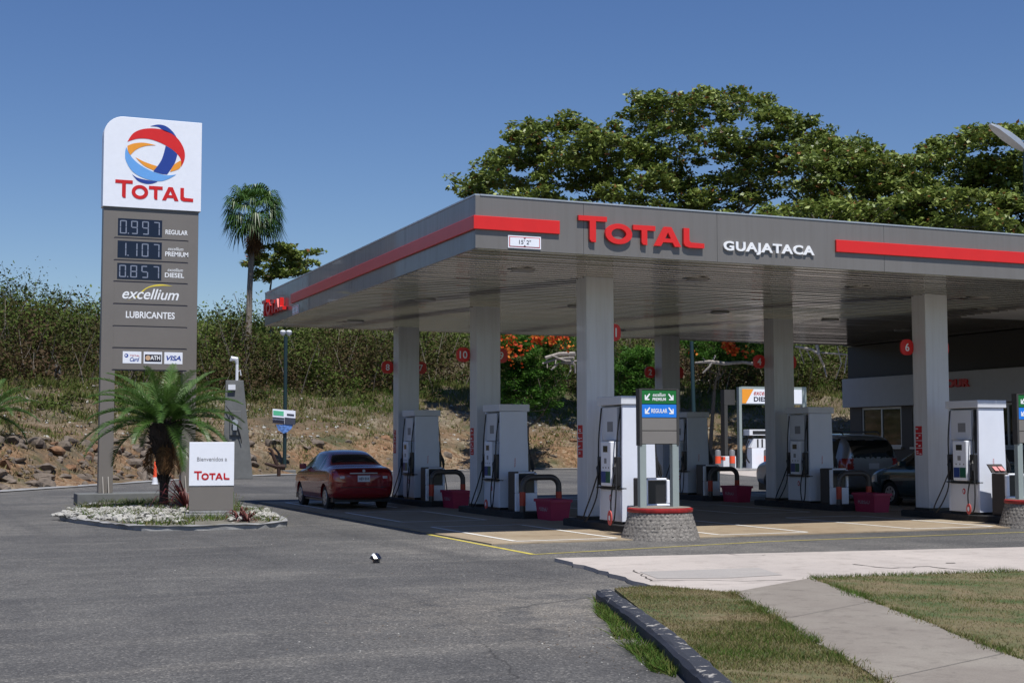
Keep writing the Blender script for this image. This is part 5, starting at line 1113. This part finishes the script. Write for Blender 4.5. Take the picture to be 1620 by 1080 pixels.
# --- dead wood
def deadwood(name, label, cat, D, segs):
    b = MB(); p0 = Vector(pinY([segs[0][0][0]], [segs[0][0][1]], D)[0]); 
    for s_ in segs:
        pts = [Vector(pinY([x], [y], D+random.uniform(-.3, .3))[0])-p0 for x, y, r in s_]; b.tube(pts, [r for x, y, r in s_], 6)
    o = b.build(name, 'deadwood'); o.location = p0; tag(o, label, cat)
def hillD(px, py):      # range at which the bank shows at this photo point
    for D in np.arange(50, 120, .5):
        p = pinY([px], [py], D)[0]
        if p[2] <= hill_z(p[0], p[1]) and edge_e(p[0], p[1]) > .5: return D
    return 90
deadwood('dead_branches', 'heap of bleached dead branches on the bank left of the column marked 11', 'branches', 78, [[(862, 566, .09), (885, 560, .12), (910, 560, .14)], [(858, 575, .05), (880, 568, .09), (908, 566, .08)], [(872, 585, .05), (885, 573, .07), (908, 575, .1)], [(865, 563, .04), (866, 582, .03)], [(880, 568, .04), (877, 582, .02)], [(898, 596, .03), (903, 585, .05), (900, 560, .04)], [(910, 590, .05), (909, 575, .06)], [(872, 562, .04), (895, 571, .06), (912, 571, .05)]])
deadwood('fallen_log', 'long pale fallen log lying level behind the green and blue lane sign', 'log', hillD(1120, 607)-1.5, [[(1062, 603, .16), (1085, 607, .22), (1112, 604, .2), (1140, 607, .24), (1168, 604, .18)], [(1160, 605, .1), (1172, 600, .06), (1186, 608, .05)], [(1155, 592, .03), (1163, 601, .08)]])
deadwood('fallen_log', 'narrower pale log higher on the bank below the orange bloom', 'log', 82, [[(1100, 574, .06), (1122, 572, .1), (1146, 575, .12), (1175, 573, .09), (1212, 578, .1)], [(1112, 590, .05), (1124, 578, .06), (1132, 562, .05)], [(1124, 578, .03), (1112, 566, .03)]])
deadwood('dead_branches', 'pale bare branches hanging through the scrub left of the shop wall', 'branches', 80, [[(1258, 548, .07), (1285, 553, .08), (1295, 560, .08), (1303, 578, .06), (1308, 596, .04)], [(1292, 546, .1), (1296, 560, .07)], [(1265, 553, .04), (1272, 575, .02)], [(1275, 552, .04), (1285, 570, .02)], [(1300, 558, .05), (1330, 560, .05), (1342, 561, .04)], [(1325, 548, .03), (1331, 575, .03), (1322, 600, .02)], [(1340, 560, .04), (1336, 590, .03)]])
q = Vector(pinY([90], [598], hillD(90, 600))[0]); o = MB().box(-.16, .16, -.16, .16, -.3, .55).box(-.2, .2, -.2, .2, .551, .72).build('concrete_pedestal', 'concretepole', None, bevel=.02); o.location = q; tag(o, 'small weathered concrete pedestal on the bank left of the price sign', 'pedestal')
# --- palms
def frond(V, rn, base, az, el, L, droop, nl=34, ll=.3, wd=.03, hue=.5, vee=.5, twist=0):
    """arching rachis with two rows of leaflets"""
    n = 22; p = np.array(base, float); e = el; pts = [p.copy()]; dirs = []
    for k in range(n):
        d = np.array([math.cos(az)*math.cos(e), math.sin(az)*math.cos(e), math.sin(e)]); p = p+d*L/n; pts.append(p.copy()); dirs.append(d); e -= droop/n*(0.5+1.3*k/n)
    dirs.append(dirs[-1]); pts = np.array(pts); dirs = np.array(dirs); side = np.array([-math.sin(az), math.cos(az), 0])
    for k in range(n):    # rachis
        a, b_ = pts[k], pts[k+1]; w0 = .02*(1-k/n)+.006; V.append([a-side*w0, a+side*w0, b_]); rn.append(min(1, hue+.3)); 
    for j in range(nl):
        t = .12+.88*j/nl; f = t*n; k = min(int(f), n-1); c = pts[k]+(pts[k+1]-pts[k])*(f-k); d = dirs[k]; up = np.cross(side, d)*-1 if np.cross(side, d)[2] < 0 else np.cross(side, d)
        l = ll*math.sin(math.pi*min(1, .18+.82*t)*.93+.1)*random.uniform(.85, 1.1)+.05
        for s_ in (-1, 1):
            dv = side*s_*.8+d*(.55+.35*t)+up*vee*random.uniform(.6, 1.2); dv /= np.linalg.norm(dv); m_ = c+dv*l*.55; tip = c+dv*l+np.array([0, 0, -l*.22]); ww = d*wd/2
            V.append([c-ww, c+ww, m_+ww*.9]); V.append([c-ww, m_+ww*.9, m_-ww*.9]); V.append([m_-ww*.9, m_+ww*.9, tip]); h = np.clip(random.gauss(hue, .15), 0, 1); rn += [h, h, h]
def feather_palm(name, label, loc, trunk, crown_z, nfr, L, ll, seed=1, dead=18, elr=(-.15, 1.35)):
    random.seed(seed); root = thing(name, label, 'palm', loc); b = MB(); b.tube([(0, 0, z) for r, z in trunk], [r for r, z in trunk], 16); b.build('trunk', 'darkbark', root)
    b = MB()           # old leaf bases
    zmax = trunk[-1][1]
    for _ in range(170):
        z = random.uniform(zmax*.3, zmax); r = np.interp(z, [t[1] for t in trunk], [t[0] for t in trunk]); a = random.uniform(0, 6.283); l = random.uniform(.06, .2); b.tube([(math.cos(a)*r*.85, math.sin(a)*r*.85, z-.05), (math.cos(a)*(r+l*.5), math.sin(a)*(r+l*.5), z+l*.7)], [.035, .012], 5)
    b.build('leaf_bases', 'darkbark', root)
    V, rn = [], []
    for k in range(nfr):
        az = k*2.39996+random.uniform(-.15, .15); t = (k/nfr); el = elr[0]+(elr[1]-elr[0])*t**.8; frond(V, rn, (math.cos(az)*.1, math.sin(az)*.1, crown_z), az, el+random.uniform(-.08, .08), L*random.uniform(.85, 1.08), 0.8+.45*(1-t)+random.uniform(-.15, .2), 62, ll, .022, .35+.35*t)
    soup('fronds', np.array(V).reshape(-1, 3), PALM, 3, np.array(rn), root)
    V, rn = [], []
    for k in range(dead):
        az = random.uniform(0, 6.28); frond(V, rn, (math.cos(az)*.3, math.sin(az)*.3, crown_z-.45), az, -1.0+random.uniform(-.3, .2), L*.38, .6, 16, ll*.5, .03, .35)
    if dead: soup('dead_fronds', np.array(V).reshape(-1, 3), DRYP, 3, np.array(rn), root)
    return root
pb = G(262, 800, .1)
feather_palm('island_palm', 'bushy feather palm with a thick dark trunk between the legs of the price sign', (pb.x-.12, pb.y-.5, .05), [(.13, 0), (.1, .3), (.11, .85), (.17, 1.2), (.3, 1.5), (.36, 1.8), (.26, 2.05), (.12, 2.15)], 1.95, 46, 1.92, .30, 3, 12, (-.1, 1.15))
ql = G(-22, 768); feather_palm('edge_palm', 'blue green palm crown poking in at the left edge of the photo', (ql.x, ql.y, 0), [(.16, 0), (.14, 1.2), (.2, 2.2), (.1, 2.6)], 2.6, 26, 1.9, .34, 5, 10)
random.seed(11)
# fan palm on the hill
Dp = 100; cpos = pinY([402], [338], Dp)[0]; gz = float(hill_z(cpos[0], cpos[1])); fp = thing('fan_palm', 'tall fan palm with a shaggy skirt standing on the hilltop', 'palm', (cpos[0], cpos[1], gz)); H = cpos[2]-gz
b = MB(); b.tube([(-.35, 0, -.3), (-.25, 0, H*.5), (0, 0, H)], [.26, .2, .22], 12); b.build('trunk', mat('palm_trunk_grey', (.2, .17, .145), .9, var=.3, scale=5, bump=.5), fp)
V, rn = [], []; V2, rn2 = [], []
def fan(V, rn, base, az, el, pet, rad, hue, droop=.3):
    d = np.array([math.cos(az)*math.cos(el), math.sin(az)*math.cos(el), math.sin(el)]); side = np.array([-math.sin(az), math.cos(az), 0]); c = base+d*pet; up = np.cross(side, d)
    V.append([base-side*.03, base+side*.03, c]); rn.append(hue)
    for k in range(22):
        a0 = -1.9+3.8*k/22; a1 = a0+3.8/22*.75; am = (a0+a1)/2; f = lambda a, r: c+(d*math.cos(a)+side*math.sin(a))*r+up*.08*r*(k % 2)
        p0, p1, pt = f(a0, rad*.6), f(a1, rad*.6), f(am, rad)+np.array([0, 0, -droop*rad]); h = float(np.clip(random.gauss(hue, .2), 0, 1)); pt = pt+np.array([random.gauss(0, .07), random.gauss(0, .07), -abs(random.gauss(0, .18))*rad]); V.append([c, p0, p1]); V.append([p0, pt, p1]); rn += [h, h]
for k in range(52):
    az = k*2.4; t = k/52; el = -.7+2.1*t; fan(V, rn, np.array([0, 0, H]), az, el+random.uniform(-.1, .1), random.uniform(1.1, 1.6), random.uniform(1.1, 1.45), .35+.3*t, .55 if t < .5 else .4)
soup('fronds', np.array(V).reshape(-1, 3), PALM, 3, np.array(rn), fp)
for k in range(34):
    az = random.uniform(0, 6.28); fan(V2, rn2, np.array([0, 0, H-random.uniform(.2, 2.2)]), az, -1.25+random.uniform(-.15, .2), random.uniform(.3, .6), random.uniform(.5, .9), .2, .3)
soup('dead_skirt', np.array(V2).reshape(-1, 3), DRYP, 3, np.array(rn2), fp)
# spiky plants in the bed
def spiky(name, label, loc, n, L, m, wd=.05, el0=.5):
    V, rn = [], []; root = None
    for k in range(n):
        az = random.uniform(0, 6.28); el = el0+random.uniform(-.3, .7); l = L*random.uniform(.6, 1.1); d = np.array([math.cos(az)*math.cos(el), math.sin(az)*math.cos(el), math.sin(el)]); s_ = np.array([-math.sin(az), math.cos(az), 0])*wd/2
        p1 = d*l*.5; p2 = d*l*.85+np.array([0, 0, -.1*l]); p3 = d*l+np.array([0, 0, -.35*l]); h = random.random()
        for t in ([-s_*.6, s_*.6, p1+s_], [-s_*.6, p1+s_, p1-s_], [p1-s_, p1+s_, p2+s_*.7], [p1-s_, p2+s_*.7, p2-s_*.7], [p2-s_*.7, p2+s_*.7, p3]): V.append(t); rn.append(h)
    V = np.array(V).reshape(-1, 3); o = soup(name, V, m, 3, np.array(rn)); o.location = loc; tag(o, label, 'plant'); return o
q = G(279, 806, .1); spiky('cordyline', 'dark red spiky plant between the palm trunk and the welcome sign', (q.x+.25, q.y+.1, .1), 70, 1.0, CORD)
q = G(379, 822, .1); spiky('bromeliad', 'pinkish brown rosette plant right of the welcome sign', (q.x, q.y, .1), 45, .42, CORD, .045, .35); q = G(392, 824, .1); spiky('bromeliad', 'low brown rosette plant nearest the right stones of the island', (q.x, q.y, .1), 36, .32, CORD, .04, .3)
q = G(371, 816, .1); spiky('dry_weed', 'tuft of tall dry straw beside the welcome sign', (q.x+.05, q.y+.3, .1), 22, .6, GRASSM, .012, 1.2)
# --- lawn grass, weeds, gravel
def lawn():
    polys = [[(p.x, p.y) for p in lawnA], [(p.x, p.y) for p in lawnB]]; wk = [(w1.x, w1.y), (w2e.x, w2e.y), (w4e.x, w4e.y), (w3.x, w3.y)]
    Ps = []
    for P in polys:
        A = np.array(P); N = 330000; x = rng.uniform(A[:, 0].min(), min(A[:, 0].max(), 16), N); y = rng.uniform(max(A[:, 1].min(), 3.5), A[:, 1].max(), N); k = inpoly(x, y, P) & (rng.random(N) < np.clip(1.25-(np.hypot(x, y)-8)/14, .35, 1)); Ps.append(np.stack([x[k], y[k], np.full(k.sum(), .055)], 1))
    for a, b_ in ((wk[0], wk[1]), (wk[3], wk[2]), ((sC.x, sC.y), (sD.x, sD.y))):      # ragged overgrown edges
        N = 4500; t = rng.random(N); a, b_ = np.array(a), np.array(b_); d = (b_-a)/np.hypot(*(b_-a)); q = a+(b_-a)*t[:, None]+np.stack([-d[1], d[0]])[None]*(rng.normal(0, .035, N)*(1+np.sin(t*90)*np.sin(t*37)))[:, None]; Ps.insert(0, np.stack([q[:, 0], q[:, 1], np.full(N, .06)], 1))
    p = np.concatenate(Ps)[:195000]
    def nz(s, o): return np.sin(p[:, 0]*s+o)*np.sin(p[:, 1]*s*1.1+o*2)+.6*np.sin(p[:, 0]*s*2.3+1+o)*np.sin(p[:, 1]*s*2.1-o)+.4*np.sin((p[:, 0]+p[:, 1])*s*4.1)
    g = nz(1.3, .4); de = np.minimum.reduce([seg_d(p, a, b_) for a, b_ in ((wk[0], wk[1]), (wk[3], wk[2]), ((sC.x, sC.y), (sD.x, sD.y)), (kk[0], kk[2]), (kk[2], kk[-1]))]); edge = np.clip(1-de/.16, 0, 1)
    rn = np.clip(.34+.17*g+.2*edge+rng.normal(0, .16, len(p)), 0, 1); h = .02+.014*edge*(1+np.sin(p[:, 0]*9)*np.sin(p[:, 1]*7))+.012*np.clip(g, 0, 1)
    bare = nz(2.9, 2.2); keep = rng.random(len(p)) < np.clip(np.where(bare > 1.0, .12, .85+.25*g), .1, 1)
    p2_, rn2_, h2_ = p[keep], rn[keep], h[keep]; V = blades('', p2_, h2_, .008, rn2_, None, .6); o = soup('lawn_grass', V, GRASSM, 3, rn2_); tag(o, 'patchy mown lawn, half green and half dry, beside the sidewalk', 'grass', kind='stuff')
def seg_d(p, a, b_):
    dx, dy = b_[0]-a[0], b_[1]-a[1]; t = np.clip(((p[:, 0]-a[0])*dx+(p[:, 1]-a[1])*dy)/(dx*dx+dy*dy), 0, 1); return np.hypot(p[:, 0]-a[0]-t*dx, p[:, 1]-a[1]-t*dy)
lawn()
WP = [(940, 948), (952, 950), (985, 985), (1030, 1025), (1070, 1062), (1068, 1072), (1030, 1062), (1000, 1035), (972, 1012), (962, 985), (945, 975)]
P = [(G(*q).x, G(*q).y) for q in WP]; A = np.array(P); N = 30000; x = rng.uniform(A[:, 0].min(), A[:, 0].max(), N); y = rng.uniform(A[:, 1].min(), A[:, 1].max(), N)
k = inpoly(x, y, P) & (rng.random(N) < np.clip(.55+.6*np.sin(x*7)*np.sin(y*5+1), .05, 1)); p = np.stack([x[k], y[k], np.zeros(k.sum())], 1)
V = blades('', p, .06, .014, None, None, .9); o = soup('kerb_weeds', V, GRASSM, 3, np.clip(rng.normal(.68, .14, len(p)), 0, 1)); tag(o, 'green weeds growing on the asphalt along the black kerb', 'weeds', kind='stuff')
P = sp; A = np.array(isp); N = 9000; x = rng.uniform(A[:, 0].min(), A[:, 0].max(), N); y = rng.uniform(A[:, 1].min(), A[:, 1].max(), N); k = inpoly(x, y, isp) & (np.sin(x*2.1)*np.sin(y*1.7+.5) > -.1); p = np.stack([x[k], y[k], np.full(k.sum(), .09)], 1)
V = blades('', p, .12, .02, None, None, .7); o = soup('bed_weeds', V, GRASSM, 3, np.clip(rng.normal(.62, .18, len(p)), 0, 1)); tag(o, 'sparse grass growing between the white stones of the bed', 'weeds', kind='stuff')
it = []
for _ in range(520):
    c_ = random.choice([(960, 1010), (930, 1000), (1000, 1040), (300, 850), (420, 865), (520, 880), (750, 900), (600, 1000)]); x, y = c_[0]+random.gauss(0, 60), c_[1]+random.gauss(0, 22)
    if y < 846: continue
    q = G(x, y); 
    if inpoly(q.x, q.y, [(p.x, p.y) for p in lawnA]): continue
    it.append((q.x, q.y, .002, random.uniform(.003, .011), random.choice((0, 0, 1))))
rocks('loose_gravel', it, ['rock', 'stonewhite'], 'bits of loose gravel scattered over the asphalt', 'gravel')
# --- small things on the ground
q = G(595, 890); v, f = ico(); b = MB(); vv = v*(1+.18*rng.normal(size=(len(v), 1)))*.068; vv[:, 2] = np.maximum(vv[:, 2], -.062); b.add(vv.tolist(), f.tolist()); b.m = [1 if (c[2] > .04 and c[0] < -.012) else 0 for c in [np.mean([vv[i] for i in t], axis=0) for t in f]]
o = b.build('crumpled_bag', [mat('bag_navy', (.01, .014, .03), .12, coat=1), 'wtext']); o.location = (q.x, q.y, .063); tag(o, 'crumpled glossy navy and white bag lying on the asphalt', 'litter')
q = G(245, 766); o = thing('traffic_cone', 'orange and white traffic cone behind the island palm, at the foot of the rocks', 'cone', (q.x, q.y, .02)); b = MB(); b.lathe([(.24, 0), (.2, .03), (.15, .3)], 16); b.build('lower_cone', 'white', o); b = MB(); b.lathe([(.15, .301), (.07, .95), (.04, 1.0)], 16); b.build('upper_cone', 'coneo', o); b = MB(); b.box(-.26, .26, -.26, .26, -.02, -.001); b.build('base', 'dark', o); o.scale = (.55, .55, .85)
q = G(1, 764); o = MB().box(-.05, .05, -.05, .05, 0, 1.3).build('marker_post', 'white', None, bevel=.02); o.location = (q.x, q.y, 0); tag(o, 'thin white marker post at the extreme left edge of the photo', 'post')
